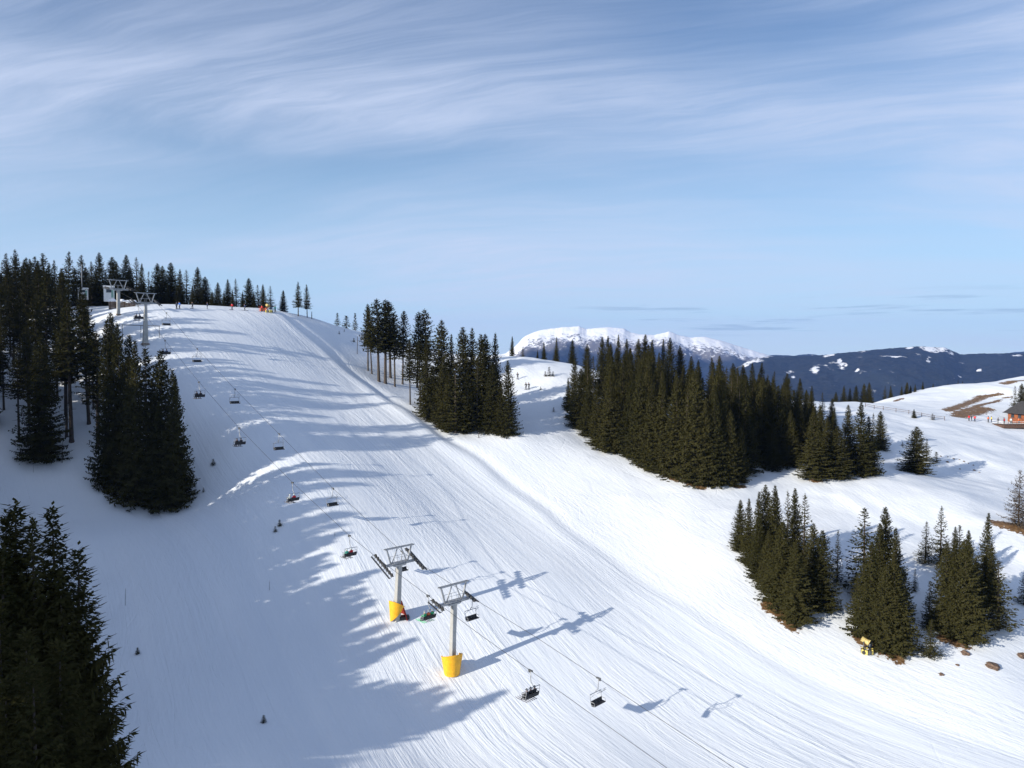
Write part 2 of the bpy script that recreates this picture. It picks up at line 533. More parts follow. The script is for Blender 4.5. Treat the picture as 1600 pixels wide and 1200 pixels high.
def snow_material():
    m = bpy.data.materials.new('piste_snow')
    m.use_nodes = True
    t = NT(m.node_tree)
    at = lambda n: t.node('ShaderNodeAttribute', attribute_name=n).outputs['Fac']
    al, ac, gr, ba, wo = at('along'), at('across'), at('groomed'), at('bare'), at('wood')
    pos = t.node('ShaderNodeNewGeometry').outputs['Position']
    wob = t.math('MULTIPLY_ADD', t.noise(t.comb(t.math('MULTIPLY', al, 0.03), t.math('MULTIPLY', ac, 0.05)), 1.0, 2.0), 1.5, ac)
    wob2 = t.math('MULTIPLY_ADD', t.noise(t.vmath('MULTIPLY', pos, (0.09, 0.09, 0.09)), 1.0, 2.0), 1.1, wob)
    l1 = t.noise(t.comb(t.math('MULTIPLY', al, 0.022), t.math('MULTIPLY', wob, 1.35)), 1.0, 4.0, 0.62)
    l2 = t.noise(t.comb(t.math('MULTIPLY', al, 0.09), t.math('MULTIPLY', wob2, 3.6)), 1.0, 3.0, 0.6)
    l3 = t.noise(t.comb(t.math('MULTIPLY', al, 0.30), t.math('MULTIPLY', t.math('ADD', wob2, t.math('MULTIPLY', al, 0.25)), 1.5)), 1.0, 3.0, 0.6)
    off1 = t.noise(t.vmath('MULTIPLY', pos, (0.33, 0.33, 0.33)), 1.0, 5.0, 0.6)
    off2 = t.noise(t.vmath('MULTIPLY', pos, (1.9, 1.9, 1.9)), 1.0, 3.0, 0.55)
    hg = t.math('ADD', t.math('MULTIPLY', l1, 0.42), t.math('ADD', t.math('MULTIPLY', l2, 0.20), t.math('MULTIPLY', l3, 0.22)))
    hg = t.math('MULTIPLY_ADD', off2, 0.07, hg)
    ho = t.math('ADD', t.math('MULTIPLY', off1, 0.42), t.math('ADD', t.math('MULTIPLY', off2, 0.18), t.math('ADD', t.math('MULTIPLY', l3, 0.30), t.math('MULTIPLY', l2, 0.16))))
    def tracks(sa, sc, seed, lines, wid):
        n_ = t.noise(t.comb(t.math('MULTIPLY', al, sa), t.math('MULTIPLY', ac, sc), seed), 1.0, 2.0, 0.45)
        fr = t.math('FRACT', t.math('MULTIPLY', n_, lines))
        d_ = t.math('ABSOLUTE', t.math('SUBTRACT', fr, 0.5))
        return t.math('SUBTRACT', 1.0, t.ramp(d_, 0.0, wid))
    tr1 = tracks(0.030, 0.075, 3.1, 9.0, 0.05)
    tr2 = tracks(0.055, 0.060, 8.7, 8.0, 0.045)
    tr3 = tracks(0.016, 0.10, 14.2, 11.0, 0.05)
    trk = t.math('MAXIMUM', tr1, t.math('MAXIMUM', tr2, tr3))
    patchy = t.ramp(t.noise(t.vmath('MULTIPLY', pos, (0.045, 0.045, 0.045)), 1.0, 3.0), 0.42, 0.62)
    near_run = t.math('MULTIPLY', t.math('SUBTRACT', 1.0, t.ramp(ac, 22.0, 60.0)), t.math('MULTIPLY_ADD', patchy, 0.8, 0.2))
    amp = t.math('MULTIPLY_ADD', t.ramp(t.noise(t.comb(t.math('MULTIPLY', al, 0.02), t.math('MULTIPLY', ac, 0.11), 5.0), 1.0, 3.0), 0.3, 0.7), 0.9, 0.45)
    hg = t.math('MULTIPLY', hg, t.math('MULTIPLY', amp, 1.35))
    ho = t.math('MULTIPLY', ho, 1.2)
    h = t.fmix(gr, ho, hg)
    h = t.math('SUBTRACT', h, t.math('MULTIPLY', t.math('MULTIPLY', trk, near_run), t.fmix(gr, 0.13, 0.06)))
    bump = t.node('ShaderNodeBump', {'Height': h, 'Strength': 0.6, 'Distance': 0.34})
    c = t.mix(t.ramp(t.noise(t.vmath('MULTIPLY', pos, (0.05, 0.05, 0.05)), 1.0, 5.0), 0.3, 0.7), (0.715, 0.755, 0.805, 1), (0.775, 0.805, 0.84, 1))
    band = t.ramp(t.noise(t.comb(t.math('MULTIPLY', al, 0.008), t.math('MULTIPLY', wob, 0.22)), 1.0, 3.0), 0.35, 0.65)  # grooming passes: brightness from the snow's tilt, put into the colour
    c = t.mix(t.math('MULTIPLY', t.math('MULTIPLY', band, gr), 0.5), c, (0.67, 0.72, 0.785, 1))
    grit = t.ramp(t.noise(t.vmath('MULTIPLY', pos, (2.5, 2.5, 2.5)), 1.0, 4.0, 0.7), 0.70, 0.80)
    c = t.mix(t.math('MULTIPLY', t.math('MULTIPLY', grit, 0.25), t.math('SUBTRACT', 1.0, gr)), c, (0.42, 0.38, 0.33, 1))
    bn = t.noise(t.vmath('MULTIPLY', pos, (0.55, 0.55, 0.55)), 1.0, 6.0, 0.68)
    bn2 = t.noise(t.vmath('MULTIPLY', pos, (2.2, 2.2, 2.2)), 1.0, 5.0, 0.7)
    bm_ = t.ramp(t.math('ADD', ba, t.math('ADD', t.math('MULTIPLY_ADD', bn, 1.5, -0.80), t.math('MULTIPLY_ADD', bn2, 1.1, -0.6))), 0.46, 0.58)
    bm_ = t.math('MULTIPLY', bm_, t.ramp(ba, 0.02, 0.12))
    gcol = t.mix(t.ramp(t.noise(t.vmath('MULTIPLY', pos, (1.7, 1.7, 1.7)), 1.0, 6.0, 0.7), 0.3, 0.7), (0.085, 0.042, 0.018, 1), (0.25, 0.155, 0.075, 1))
    c = t.mix(bm_, c, gcol)
    c = t.mix(wo, c, (0.03, 0.038, 0.025, 1))
    p = t.node('ShaderNodeBsdfPrincipled', {'Base Color': c, 'Roughness': 0.62, 'Normal': bump.outputs[0]})
    p.inputs['Specular IOR Level'].default_value = 0.25
    t.node('ShaderNodeOutputMaterial', {'Surface': p.outputs[0]})
    return m


M_SNOW = snow_material()
ground = link('snow_ground', me, M_SNOW)
tag(ground, kind='structure')

# ------------------------------------------------------------------ far mountains
def mountain(name, prof, d_front, d_crest, d_back, z_foot, amp, seed, m, clear=(), rows=90, step=2.5):
    r = np.random.default_rng(seed)
    pxs = np.arange(prof[0][0], prof[-1][0] + 0.1, step)
    pys = np.interp(pxs, [p_[0] for p_ in prof], [p_[1] for p_ in prof])
    n = len(pxs)
    rag = np.zeros(n)
    for fr, a_ in ((0.05, 0.5), (0.13, 0.35), (0.31, 0.28), (0.7, 0.22)):
        rag += a_ * np.sin(pxs * fr * 1.7 + r.uniform(0, 6.28)) * np.sin(pxs * fr * 0.61 + r.uniform(0, 6.28))
    pys = pys - rag * 0.8
    az = [ray(px_, 555)[0] for px_ in pxs]
    V, clr = [], []
    for j in range(rows + 1):
        s = j / rows
        if s <= 0.72:
            q = s / 0.72
            D = d_front + (d_crest - d_front) * q
            k = q ** 1.15
        else:
            q = (s - 0.72) / 0.28
            D = d_crest + (d_back - d_crest) * q
            k = 1 - 0.9 * q ** 1.3
        for i in range(n):
            zc = ray(pxs[i], pys[i])[1] * d_crest
            x, y = az[i] * D, D
            sp = 4 * q * (1 - q) if s <= 0.72 else 0.3 * q
            w1 = math.sin(x * 0.0061 + 1.7 * math.sin(y * 0.0017 + seed)) * math.sin(y * 0.0023 + seed + 0.9 * math.sin(x * 0.003))
            w2 = math.sin(x * 0.015 + 2.1 * math.sin(y * 0.004)) * math.sin(y * 0.007 + 1.1 * seed)
            w3 = math.sin(x * 0.041 + y * 0.013 + 1.3 * math.sin(y * 0.017)) * math.sin(y * 0.027 + 0.5 * seed - x * 0.011)
            V.append((x, y, z_foot + (zc - z_foot) * k + sp * amp * (0.55 * w1 + 0.3 * w2 + 0.14 * w3)))
    V = np.array(V)
    ix = np.arange((rows + 1) * n).reshape(rows + 1, n)
    Q = np.stack([ix[:-1, :-1], ix[:-1, 1:], ix[1:, 1:], ix[1:, :-1]], -1).reshape(-1, 4)
    me_ = quads_mesh(name, V, Q)
    me_.polygons.foreach_set('use_smooth', [True] * len(me_.polygons))
    # clearings: meadows under snow at (photo column, height share of the slope, width, depth)
    pc = np.tile(pxs, rows + 1)
    sh = np.repeat(np.linspace(0, 1, rows + 1), n)
    cv = np.zeros(len(V))
    for cx_, cs, rx, rs in clear:
        cv = np.maximum(cv, np.clip(1.5 - np.hypot((pc - cx_) / rx, (sh - cs) / rs), 0, 1))
    for nm, arr in (('clearing', cv), ('share', sh)):
        a_ = me_.attributes.new(nm, 'FLOAT', 'POINT')
        a_.data.foreach_set('value', np.ascontiguousarray(arr, dtype=np.float32))
    o = link(name, me_, m)
    return tag(o, kind='structure')


def mountain_material(name, snowy):
    m = bpy.data.materials.new(name)
    m.use_nodes = True
    t = NT(m.node_tree)
    at = lambda n: t.node('ShaderNodeAttribute', attribute_name=n).outputs['Fac']
    pos = t.node('ShaderNodeNewGeometry').outputs['Position']
    sh, clr = at('share'), at('clearing')
    n1 = t.noise(t.vmath('MULTIPLY', pos, (0.010, 0.0035, 0.022)), 1.0, 8.0, 0.70)
    n2 = t.noise(t.vmath('MULTIPLY', pos, (0.03, 0.03, 0.04)), 1.0, 5.0, 0.65)
    n3 = t.noise(t.vmath('MULTIPLY', pos, (0.0016, 0.0016, 0.004)), 1.0, 5.0, 0.6)
    forest = t.mix(t.ramp(n2, 0.35, 0.65), (0.008, 0.011, 0.010, 1), (0.026, 0.028, 0.025, 1))
    forest = t.mix(t.ramp(n3, 0.5, 0.66), forest, (0.020, 0.025, 0.025, 1))
    snowc = (0.86, 0.87, 0.89, 1)
    if snowy:
        k = t.math('ADD', t.ramp(sh, 0.39, 0.82), t.math('MULTIPLY_ADD', n1, 1.0, -0.48))
        k = t.math('ADD', k, t.math('MULTIPLY_ADD', n2, 1.5, -0.70))
        rock = t.mix(t.ramp(sh, 0.42, 0.55), forest, (0.16, 0.15, 0.15, 1))
        c = t.mix(t.ramp(k, 0.36, 0.62), rock, snowc)
    else:
        k = t.math('ADD', clr, t.math('MULTIPLY_ADD', n1, 3.2, -1.85))
        k = t.math('ADD', k, t.math('MULTIPLY_ADD', n2, 1.5, -0.75))
        kk = t.math('MULTIPLY', t.ramp(k, 0.45, 0.75), t.ramp(clr, 0.02, 0.15))
        spk = t.math('MULTIPLY', t.ramp(n1, 0.62, 0.70), 0.6)
        c = t.mix(t.math('MAXIMUM', kk, spk), forest, snowc)
    b = t.node('ShaderNodeBump', {'Height': n2, 'Strength': 0.7, 'Distance': 14.0})
    p = t.node('ShaderNodeBsdfPrincipled', {'Base Color': c, 'Roughness': 0.9, 'Normal': b.outputs[0]})
    p.inputs['Specular IOR Level'].default_value = 0.1
    t.node('ShaderNodeOutputMaterial', {'Surface': p.outputs[0]})
    return m


M_MASSIF = mountain_material('snowy_massif', True)
M_WOODED = mountain_material('wooded_mountain', False)
mountain('snowy_mountain', [(560, 590), (640, 580), (700, 566), (760, 558), (790, 552), (806, 540), (818, 527), (832, 520), (850, 514), (880, 511), (905, 509), (916, 514), (950, 511), (975, 513), (985, 519), (1000, 522), (1022, 523), (1045, 518), (1062, 524), (1080, 527), (1100, 526), (1125, 531), (1150, 540), (1175, 547), (1200, 555), (1240, 562), (1330, 580)],
         6800, 8300, 9200, -330, 90, 3, M_MASSIF)
mountain('wooded_ridge', [(1060, 612), (1120, 590), (1150, 575), (1166, 565), (1185, 559), (1200, 557), (1260, 556), (1300, 553), (1350, 548), (1400, 543), (1440, 541), (1475, 543), (1490, 549), (1500, 553), (1550, 552), (1600, 552), (1700, 556), (1800, 560)],
         4000, 5600, 6500, -330, 55, 8, M_WOODED,
         clear=[(1186, 0.71, 16, 0.06), (1168, 0.67, 8, 0.05), (1296, 0.71, 12, 0.025), (1345, 0.71, 10, 0.025), (1420, 0.71, 9, 0.02), (1462, 0.70, 30, 0.04), (1275, 0.55, 9, 0.055), (1318, 0.58, 9, 0.035), (1340, 0.50, 4, 0.02), (1375, 0.45, 4, 0.015), (1530, 0.55, 5, 0.015), (1240, 0.45, 4, 0.02), (1500, 0.48, 4, 0.02), (1312, 0.63, 5, 0.03), (1452, 0.57, 6, 0.06), (1232, 0.54, 8, 0.03), (1590, 0.68, 10, 0.02), (1400, 0.60, 26, 0.012)])
mountain('distant_ridge', [(1120, 565), (1180, 556), (1215, 554), (1240, 556), (1262, 553), (1300, 557), (1420, 560), (1560, 556), (1580, 551), (1610, 548), (1660, 552), (1750, 560)],
         7400, 8800, 9300, -330, 40, 5, M_WOODED, rows=50)

# ------------------------------------------------------------------ spruce trees
def foliage_material(name, a, b, tip):
    m = bpy.data.materials.new(name)
    m.use_nodes = True
    t = NT(m.node_tree)
    rnd = t.node('ShaderNodeObjectInfo').outputs['Random']
    tc = t.node('ShaderNodeTexCoord').outputs['Object']
    n = t.ramp(t.noise(tc, 0.8, 4.0, 0.6), 0.3, 0.7)
    n2 = t.ramp(t.noise(tc, 4.5, 3.0, 0.6), 0.35, 0.7)
    c = t.mix(t.math('MULTIPLY_ADD', rnd, 0.7, t.math('MULTIPLY', n, 0.3)), a + (1,), b + (1,))
    c = t.mix(t.math('MULTIPLY', n2, 0.45), c, tip + (1,))
    d = t.node('ShaderNodeBsdfDiffuse', {'Color': c, 'Roughness': 0.5})
    tr = t.node('ShaderNodeBsdfTranslucent', {'Color': c})
    mx = t.node('ShaderNodeMixShader', {0: 0.12, 1: d.outputs[0], 2: tr.outputs[0]})
    t.node('ShaderNodeOutputMaterial', {'Surface': mx.outputs[0]})
    return m


M_NEEDLE = foliage_material('spruce_needles', (0.021, 0.025, 0.010), (0.056, 0.054, 0.021), (0.084, 0.070, 0.029))
M_DRY = foliage_material('dry_needles', (0.055, 0.042, 0.032), (0.075, 0.058, 0.043), (0.10, 0.08, 0.06))
M_BARK = mat('spruce_bark', (0.060, 0.047, 0.038), 0.9, var=0.35, vscale=5.0, bump=0.5)


def spruce(H, R, crown0, seed, gap=0.42, nb=(6, 9), droop=0.30, fill=1.0, leaf=0.20, jag=0.25, taper=0.85, belly=0.10, sp=0.30):
    """(trunk mesh, crown mesh) of a spruce standing on the origin"""
    r = np.random.default_rng(seed)
    Vs, n0 = [], 0
    lean = r.uniform(-0.012, 0.012, 2)
    hs = []
    h = crown0 * H
    while h < H - 0.25:
        hs.append(h)
        h += gap * r.uniform(0.75, 1.25) * (1.0 if h < H * 0.8 else 0.7)
    quads_v = []
    for h in hs:
        t = (h - crown0 * H) / (H - crown0 * H)
        prof = (1 - t) ** taper * (1.0 if t > belly else 0.72 + 0.28 * t / belly)
        Lw = R * prof + 0.05
        k = max(4, int(r.integers(nb[0], nb[1] + 1) * (0.65 + 0.35 * prof + 0.0)))
        a0 = r.uniform(0, 6.28)
        for b in range(k):
            az = a0 + b * 2 * math.pi / k + r.uniform(-0.3, 0.3)
            L = Lw * r.uniform(1 - jag, 1 + jag * 0.55)
            if r.random() > fill:
                L *= 0.4
            dv = np.array((math.cos(az), math.sin(az), 0.0))
            sd = np.array((-dv[1], dv[0], 0.0))
            slope = 0.55 * t ** 1.5 - droop * (1 - t) * r.uniform(0.6, 1.3)
            m = max(3, int(L / sp))
            s = (np.arange(m) + 0.6) / m
            hb = h + r.uniform(-0.15, 0.15)
            px_ = L * s
            pz = hb + slope * L * s + 0.16 * L * (s ** 2) - 0.06 * L * np.sin(s * math.pi)
            P = dv[None] * px_[:, None]
            P[:, 2] = pz
            P[:, 0] += lean[0] * hb; P[:, 1] += lean[1] * hb
            for side in (-1, 1):
                tl = (0.34 * L * (1 - s) ** 0.75 + min(0.22, 0.10 + 0.08 * L)) * r.uniform(0.7, 1.2, m)
                fw = r.uniform(0.45, 0.85, m)
                d = dv[None] * fw[:, None] + sd[None] * side * np.sqrt(1 - np.minimum(fw, 0.95) ** 2)[:, None]
                d[:, 2] += r.uniform(-0.55, 0.05, m)
                e = P + d * tl[:, None]
                wv = np.cross(d, np.array((0, 0, 1.0)))
                wv /= np.linalg.norm(wv, axis=1)[:, None] + 1e-6
                wv[:, 2] += r.uniform(-0.9, 0.9, m)
                wd = leaf * r.uniform(0.7, 1.25, m)
                mid = P + d * (tl * 0.42)[:, None]
                quads_v.append(np.stack([P, mid + wv * wd[:, None] * 0.5, e, mid - wv * wd[:, None] * 0.5], 1))
            # the branch's own end
            e0 = P[max(0, m - 2)]
            e1 = P[-1] + dv * 0.32 + np.array((0, 0, 0.05))
            q = np.stack([e0, (e0 + e1) / 2 + sd * leaf * 0.5, e1, (e0 + e1) / 2 - sd * leaf * 0.5])
            quads_v.append(q[None])
            # hanging curtain under the branch
            if L > 0.8:
                mm = max(2, m // 2)
                ii = r.integers(0, m, mm)
                top = P[ii]
                ln = r.uniform(0.25, 0.6, mm)
                bot = top + np.stack([r.uniform(-0.1, 0.1, mm), r.uniform(-0.1, 0.1, mm), -ln], 1)
                ang = r.uniform(0, 6.28, mm)
                wv = np.stack([np.cos(ang), np.sin(ang), np.zeros(mm)], 1) * leaf * 0.55
                md = (top + bot) / 2
                quads_v.append(np.stack([top, md + wv, bot, md - wv], 1))
    # leader
    for k in range(10):
        h0 = H - 0.9 + 0.09 * k
        ang = r.uniform(0, 6.28)
        d = np.array((math.cos(ang), math.sin(ang), 1.1)) * (0.26 - 0.015 * k)
        p0 = np.array((lean[0] * h0, lean[1] * h0, h0))
        sd = np.array((-math.sin(ang), math.cos(ang), 0)) * 0.06
        quads_v.append(np.stack([p0, p0 + d * 0.5 + sd, p0 + d, p0 + d * 0.5 - sd])[None])
    V = np.concatenate(quads_v).reshape(-1, 3)
    Q = np.arange(len(V)).reshape(-1, 4)
    crown = quads_mesh('crown', V, Q)
    crown.materials.append(M_NEEDLE)
    # trunk
    tb = MB()
    r0 = 0.011 * H + 0.03
    hh = [-0.6, 0.0, 0.4, H * 0.2, H * 0.45, H * 0.7, H * 0.97]
    rr = [r0 * 1.5, r0 * 1.3, r0 * 1.05, r0 * 0.9, r0 * 0.68, r0 * 0.4, 0.02]
    tb.tube([(lean[0] * max(a_, 0), lean[1] * max(a_, 0), a_) for a_ in hh], rr, 8)
    if crown0 > 0.1:   # dead stubs under the crown
        for k in range(int(crown0 * H * 1.6)):
            hb = r.uniform(0.12 * H, crown0 * H)
            ang = r.uniform(0, 6.28)
            l = r.uniform(0.3, 1.1)
            tb.tube([(lean[0] * hb, lean[1] * hb, hb), (math.cos(ang) * l, math.sin(ang) * l, hb - 0.1 * l)], [0.03, 0.012], 4)
    bm = tb.bm
    bmesh.ops.recalc_face_normals(bm, faces=list(bm.faces))
    trunk = bpy.data.meshes.new('trunk')
    bm.to_mesh(trunk); bm.free()
    trunk.materials.append(M_BARK)
    trunk.polygons.foreach_set('use_smooth', [True] * len(trunk.polygons))
    return trunk, crown, H, R


PROTO = {
    'd': [spruce(20, (4.6, 4.2, 5.0, 4.4, 4.7)[k], 0.02, 100 + k, gap=0.40, nb=(8, 11), droop=0.34, leaf=0.26, jag=0.24 + 0.04 * k, taper=(0.84, 0.95, 0.74, 0.90, 0.80)[k], belly=0.06) for k in range(5)],
    'f': [spruce(20, 3.2, c0, 200 + k, gap=0.46, nb=(7, 10), droop=0.30, fill=0.88, leaf=0.26, jag=0.36, taper=(0.80, 0.88, 0.74, 0.84)[k]) for k, c0 in enumerate((0.34, 0.48, 0.40, 0.28))],
    'o': [spruce(14, 3.0, 0.05, 300 + k, gap=0.55, nb=(6, 8), droop=0.22, fill=0.88, leaf=0.19, jag=0.30, taper=0.95) for k in range(3)],
    'y': [spruce(3.2, 0.85, 0.05, 400 + k, gap=0.24, nb=(6, 8), droop=0.12, leaf=0.12, jag=0.3, taper=0.9) for k in range(2)],
    'n': [spruce(26, 4.6, 0.03, 600 + k, gap=0.32, nb=(13, 16), droop=0.32, leaf=0.085, jag=0.28, taper=0.95, sp=0.075) for k in range(3)],
}
trunk_d, crown_d, _, _ = spruce(14, 4.4, 0.05, 501, gap=0.52, nb=(7, 9), droop=0.16, fill=0.85, leaf=0.14, jag=0.35, taper=0.8)
crown_d.materials.clear(); crown_d.materials.append(M_DRY)
PROTO['s'] = [(trunk_d, crown_d, 14, 3.4)]
PROTO_OBJ = {}
for key, lst in PROTO.items():
    PROTO_OBJ[key] = lst


def ordinal(n):
    ones = ['', 'first', 'second', 'third', 'fourth', 'fifth', 'sixth', 'seventh', 'eighth', 'ninth', 'tenth', 'eleventh', 'twelfth', 'thirteenth', 'fourteenth', 'fifteenth', 'sixteenth', 'seventeenth', 'eighteenth', 'nineteenth']
    if n < 20:
        return ones[n]
    tens = {2: 'twenty', 3: 'thirty', 4: 'forty'}
    if n % 10 == 0:
        return tens[n // 10][:-1] + 'ieth'
    return tens[n // 10] + '-' + ones[n % 10]


TREES = []   # every standing tree: dict with world place, height, kind, wf


def T(px, top, third, kind='d', wf=1.0):
    """a tree by its tip in the photograph and either the pixel row of its foot (>400) or its distance in metres"""
    if third > 400:
        b = cast(px, third, height)
        x, y, z = b
    else:
        y = float(third)
        x = ray(px, top)[0] * y
        z = gz(x, y)
    h = ray(px, top)[1] * y - z
    return dict(x=x, y=y, z=z, h=max(h, 0.8), k=kind, wf=wf, px=px, top=top)


def plant(t, label, group, i):
    lst = PROTO[t['k']]
    if t['k'] == 'd' and t['h'] < 19 and random.random() < 0.14:
        lst = PROTO['o']
    tr, cr, H, R = lst[i % len(lst)]
    e = empty('spruce_tree' if t['k'] != 's' else 'larch_tree', (t['x'], t['y'], t['z']), random.uniform(0, 6.28))
    sz = t['h'] / H
    wf = t['wf'] * random.uniform(0.84, 1.2)
    lim = 1.35 if t['k'] in 'dn' else 1.3
    sx = min(sz * wf, 1.0 * wf * lim)
    e.scale = (sx, sx, sz)
    if t['h'] > 4:
        e.rotation_euler = (random.gauss(0, 0.013), random.gauss(0, 0.013), e.rotation_euler[2])
    for nm, m_ in (('trunk', tr), ('crown', cr)):
        o = bpy.data.objects.new(nm, m_)
        COL.objects.link(o)
        o.parent = e
    tag(e, label, 'tree', group)
    return e


def look(t, mean):
    s = 'tall' if t['h'] > mean * 1.15 else 'short' if t['h'] < mean * 0.8 else 'mid-height'
    d = {'n': 'dense dark spruce', 'd': 'dense dark spruce', 'f': 'bare-stemmed dark spruce', 'o': 'open-branched dark spruce', 'y': 'young spruce', 's': 'thin brownish larch'}[t['k']]
    return s + ' ' + d


cnt = [0]


def stand(trees, group, phrase, reverse=False, only=None):
    """plant a stand; every tree is told by its place counted along the stand"""
    trees = sorted(trees, key=lambda t: t['px'], reverse=reverse)
    mean = sum(t['h'] for t in trees) / len(trees)
    for i, t in enumerate(trees):
        cnt[0] += 1
        lab = only or (look(t, mean) + ', ' + ordinal(i + 1) + ' ' + phrase)
        plant(t, lab, group, cnt[0] * 7 + i)


# -- summit row behind the top of the piste
summit = [T(9, 395, 196, 'f'), T(24, 389, 198, 'f'), T(40, 402, 192, 'f'), T(54, 400, 196, 'f'), T(67, 395, 194, 'f'), T(85, 406, 198, 'f'), T(105, 392, 195, 'f'), T(127, 398, 198, 'f'), T(143, 408, 205, 'f'),
          T(156, 394, 205, 'd', .9), T(175, 401, 206, 'd', .9), T(195, 398, 208, 'd', .9), T(212, 401, 210, 'd', .9), T(231, 424, 212, 'd', .8), T(245, 411, 211, 'd'), T(254, 415, 216, 'd', .9), T(267, 410, 213, 'd'), T(281, 420, 212, 'd'), T(291, 421, 217, 'd'), T(307, 417, 213, 'd', 1.1), T(320, 432, 215, 'd'),
          T(340, 441, 213, 'd', .9), T(356, 436, 214, 'd'), T(369, 435, 216, 'd'), T(389, 434, 214, 'd', 1.1), T(403, 445, 217, 'o', 1.2), T(411, 444, 214, 'd', .9), T(422, 446, 216, 'o', 1.2)]
for t_ in summit:
    t_['wf'] *= 1.3
stand(summit, 'spruces along the summit skyline', 'along the summit skyline counted away from the lift station')
stand([T(224, 440, 211, 'd', .9), T(236, 445, 209, 'd'), T(262, 442, 210, 'd'), T(277, 445, 209, 'd'), T(300, 446, 210, 'd'), T(315, 452, 212, 'd'), T(331, 455, 212, 'd'), T(350, 456, 212, 'd'), T(363, 452, 212, 'd'), T(379, 455, 213, 'd'), T(396, 458, 213, 'd'), T(204, 430, 208, 'd'), T(187, 428, 208, 'd'), T(170, 430, 207, 'd')] + [T(px_, 404 + (px_ * 37 % 23), 204 + px_ % 9, 'd', 1.1) for px_ in (2, 17, 32, 46, 61, 76, 95, 116, 134, 149, 164, 181, 203, 219)],
      'spruces filling the summit row', '', only='shorter dark spruce standing in front of the tall summit row')
stand([T(442, 453, 486, 'd', 1.15), T(466, 440, 494, 'f', 1.2), T(480, 444, 496, 'f', 1.0)], 'spruces at the end of the summit', 'of three where the summit crest drops away')
# -- bushes on the crest between summit and middle stand
stand([T(527, 489, 507, 'y', .9), T(541, 493, 511, 'y', 1.5), T(555, 489, 513, 'y', 1.1)], 'small spruces on the bare crest', 'of three small ones on the bare crest')

# -- left forest
_az = np.array(SUN_TRAVEL) / np.hypot(*SUN_TRAVEL)
_ta = math.tan(el)
B_Y = [470, 520, 545, 572, 585, 627, 655, 685, 720, 745, 775, 796, 819, 867, 880, 907, 935, 994, 1017, 1056, 1075, 1100, 1150, 1200, 1300]
B_X = [330, 400, 480, 500, 540, 590, 625, 645, 648, 605, 580, 575, 555, 525, 540, 575, 590, 640, 610, 575, 780, 690, 600, 560, 500]


def shade_tip(x, y, ztop):
    L = np.arange(0, 220, 0.5)
    g = height(x + _az[0] * L, y + _az[1] * L) - (ztop - _ta * L)
    i = int(np.argmax(g > 0))
    P = np.array((x + _az[0] * L[i], y + _az[1] * L[i], ztop - _ta * L[i]))
    c, s_ = math.cos(PITCH), math.sin(PITCH)
    f = P[1] * c - P[2] * s_
    if f < 5: return -999, 600
    return CX + F * P[0] / f, CY - F * (P[1] * s_ + P[2] * c) / f


def shade_ok(x, y, ztop, slack=12):
    """does the tree's shadow end inside the shade that lies over the run"""
    a, b = shade_tip(x, y, ztop)
    return a < np.interp(b, B_Y, B_X) + slack


left_front = [T(66, 520, 718, 'd', .85), T(112, 466, 690, 'f', 1.1), T(139, 455, 662, 'f', 1.1), T(104, 500, 682, 'f', .9), T(192, 502, 762, 'd', .85), T(231, 540, 785, 'f', .95), T(257, 546, 788, 'd', .8), T(279, 585, 776, 'd', .85), T(212, 530, 788, 'd', .8), T(270, 575, 793, 'd', .85), T(240, 590, 790, 'd', .8), T(172, 500, 756, 'd', .7), T(178, 752, 777, 'y', 1.2), T(30, 540, 690, 'f', 1.0), T(6, 500, 640, 'f', 1.1)]
for t_ in left_front:
    t_['wf'] *= 0.90
stand(left_front, 'spruces at the front of the lift-side forest', 'from the piste along the front of the lift-side forest', reverse=True)
left_in = []
sky_x = [0, 60, 110, 150, 178, 190, 215, 260, 300]
sky_y = [400, 405, 412, 462, 480, 500, 520, 560, 600]
tries = 0
while len(left_in) < 38 and tries < 4000:
    tries += 1
    px_ = random.uniform(-15, 215); D = random.uniform(138, 192)
    if px_ > 140 and D > 172: continue
    if px_ > 185 and D > 150: continue
    x = ray(px_, 555)[0] * D
    z = gz(x, D)
    h = random.uniform(15, 23)
    lim = ray(px_, np.interp(px_, sky_x, sky_y) + random.uniform(0, 30))[1] * D - z
    h = min(h, lim)
    if h < 11 or not shade_ok(x, D, z + h): continue
    if any((x - q['x']) ** 2 + (D - q['y']) ** 2 < 3.3 ** 2 for q in left_in + left_front): continue
    left_in.append(dict(x=x, y=D, z=z, h=h, k='f', wf=random.uniform(.85, 1.15), px=px_, top=0))
stand(left_in, 'bare-stemmed spruces inside the lift-side forest', '', only='bare-stemmed dark spruce inside the shaded forest on the lift side')

# -- near stand at the lower left corner
near = [T(px_, tp, D, 'n', wf) for px_, tp, D, wf in ((13, 778, 27, 1.05), (46, 804, 26.5, 1.0), (99, 787, 27.5, 1.05), (114, 893, 27, .92), (124, 985, 27, .8), (92, 990, 24.5, .9), (42, 975, 23.5, .9), (60, 1030, 22.5, .9), (2, 930, 25, .95), (126, 1085, 26.5, .74), (104, 1120, 25, .8), (10, 1060, 23, .9), (80, 880, 27, 1.0), (-30, 800, 26, .95), (28, 860, 27, 1.0), (62, 850, 27.5, 1.0), (112, 852, 27.5, .85), (-8, 850, 26, 1.0))]
stand(near, 'spruces of the big stand below the lift-side forest', 'from the piste in the big shaded stand below the camera', reverse=True)

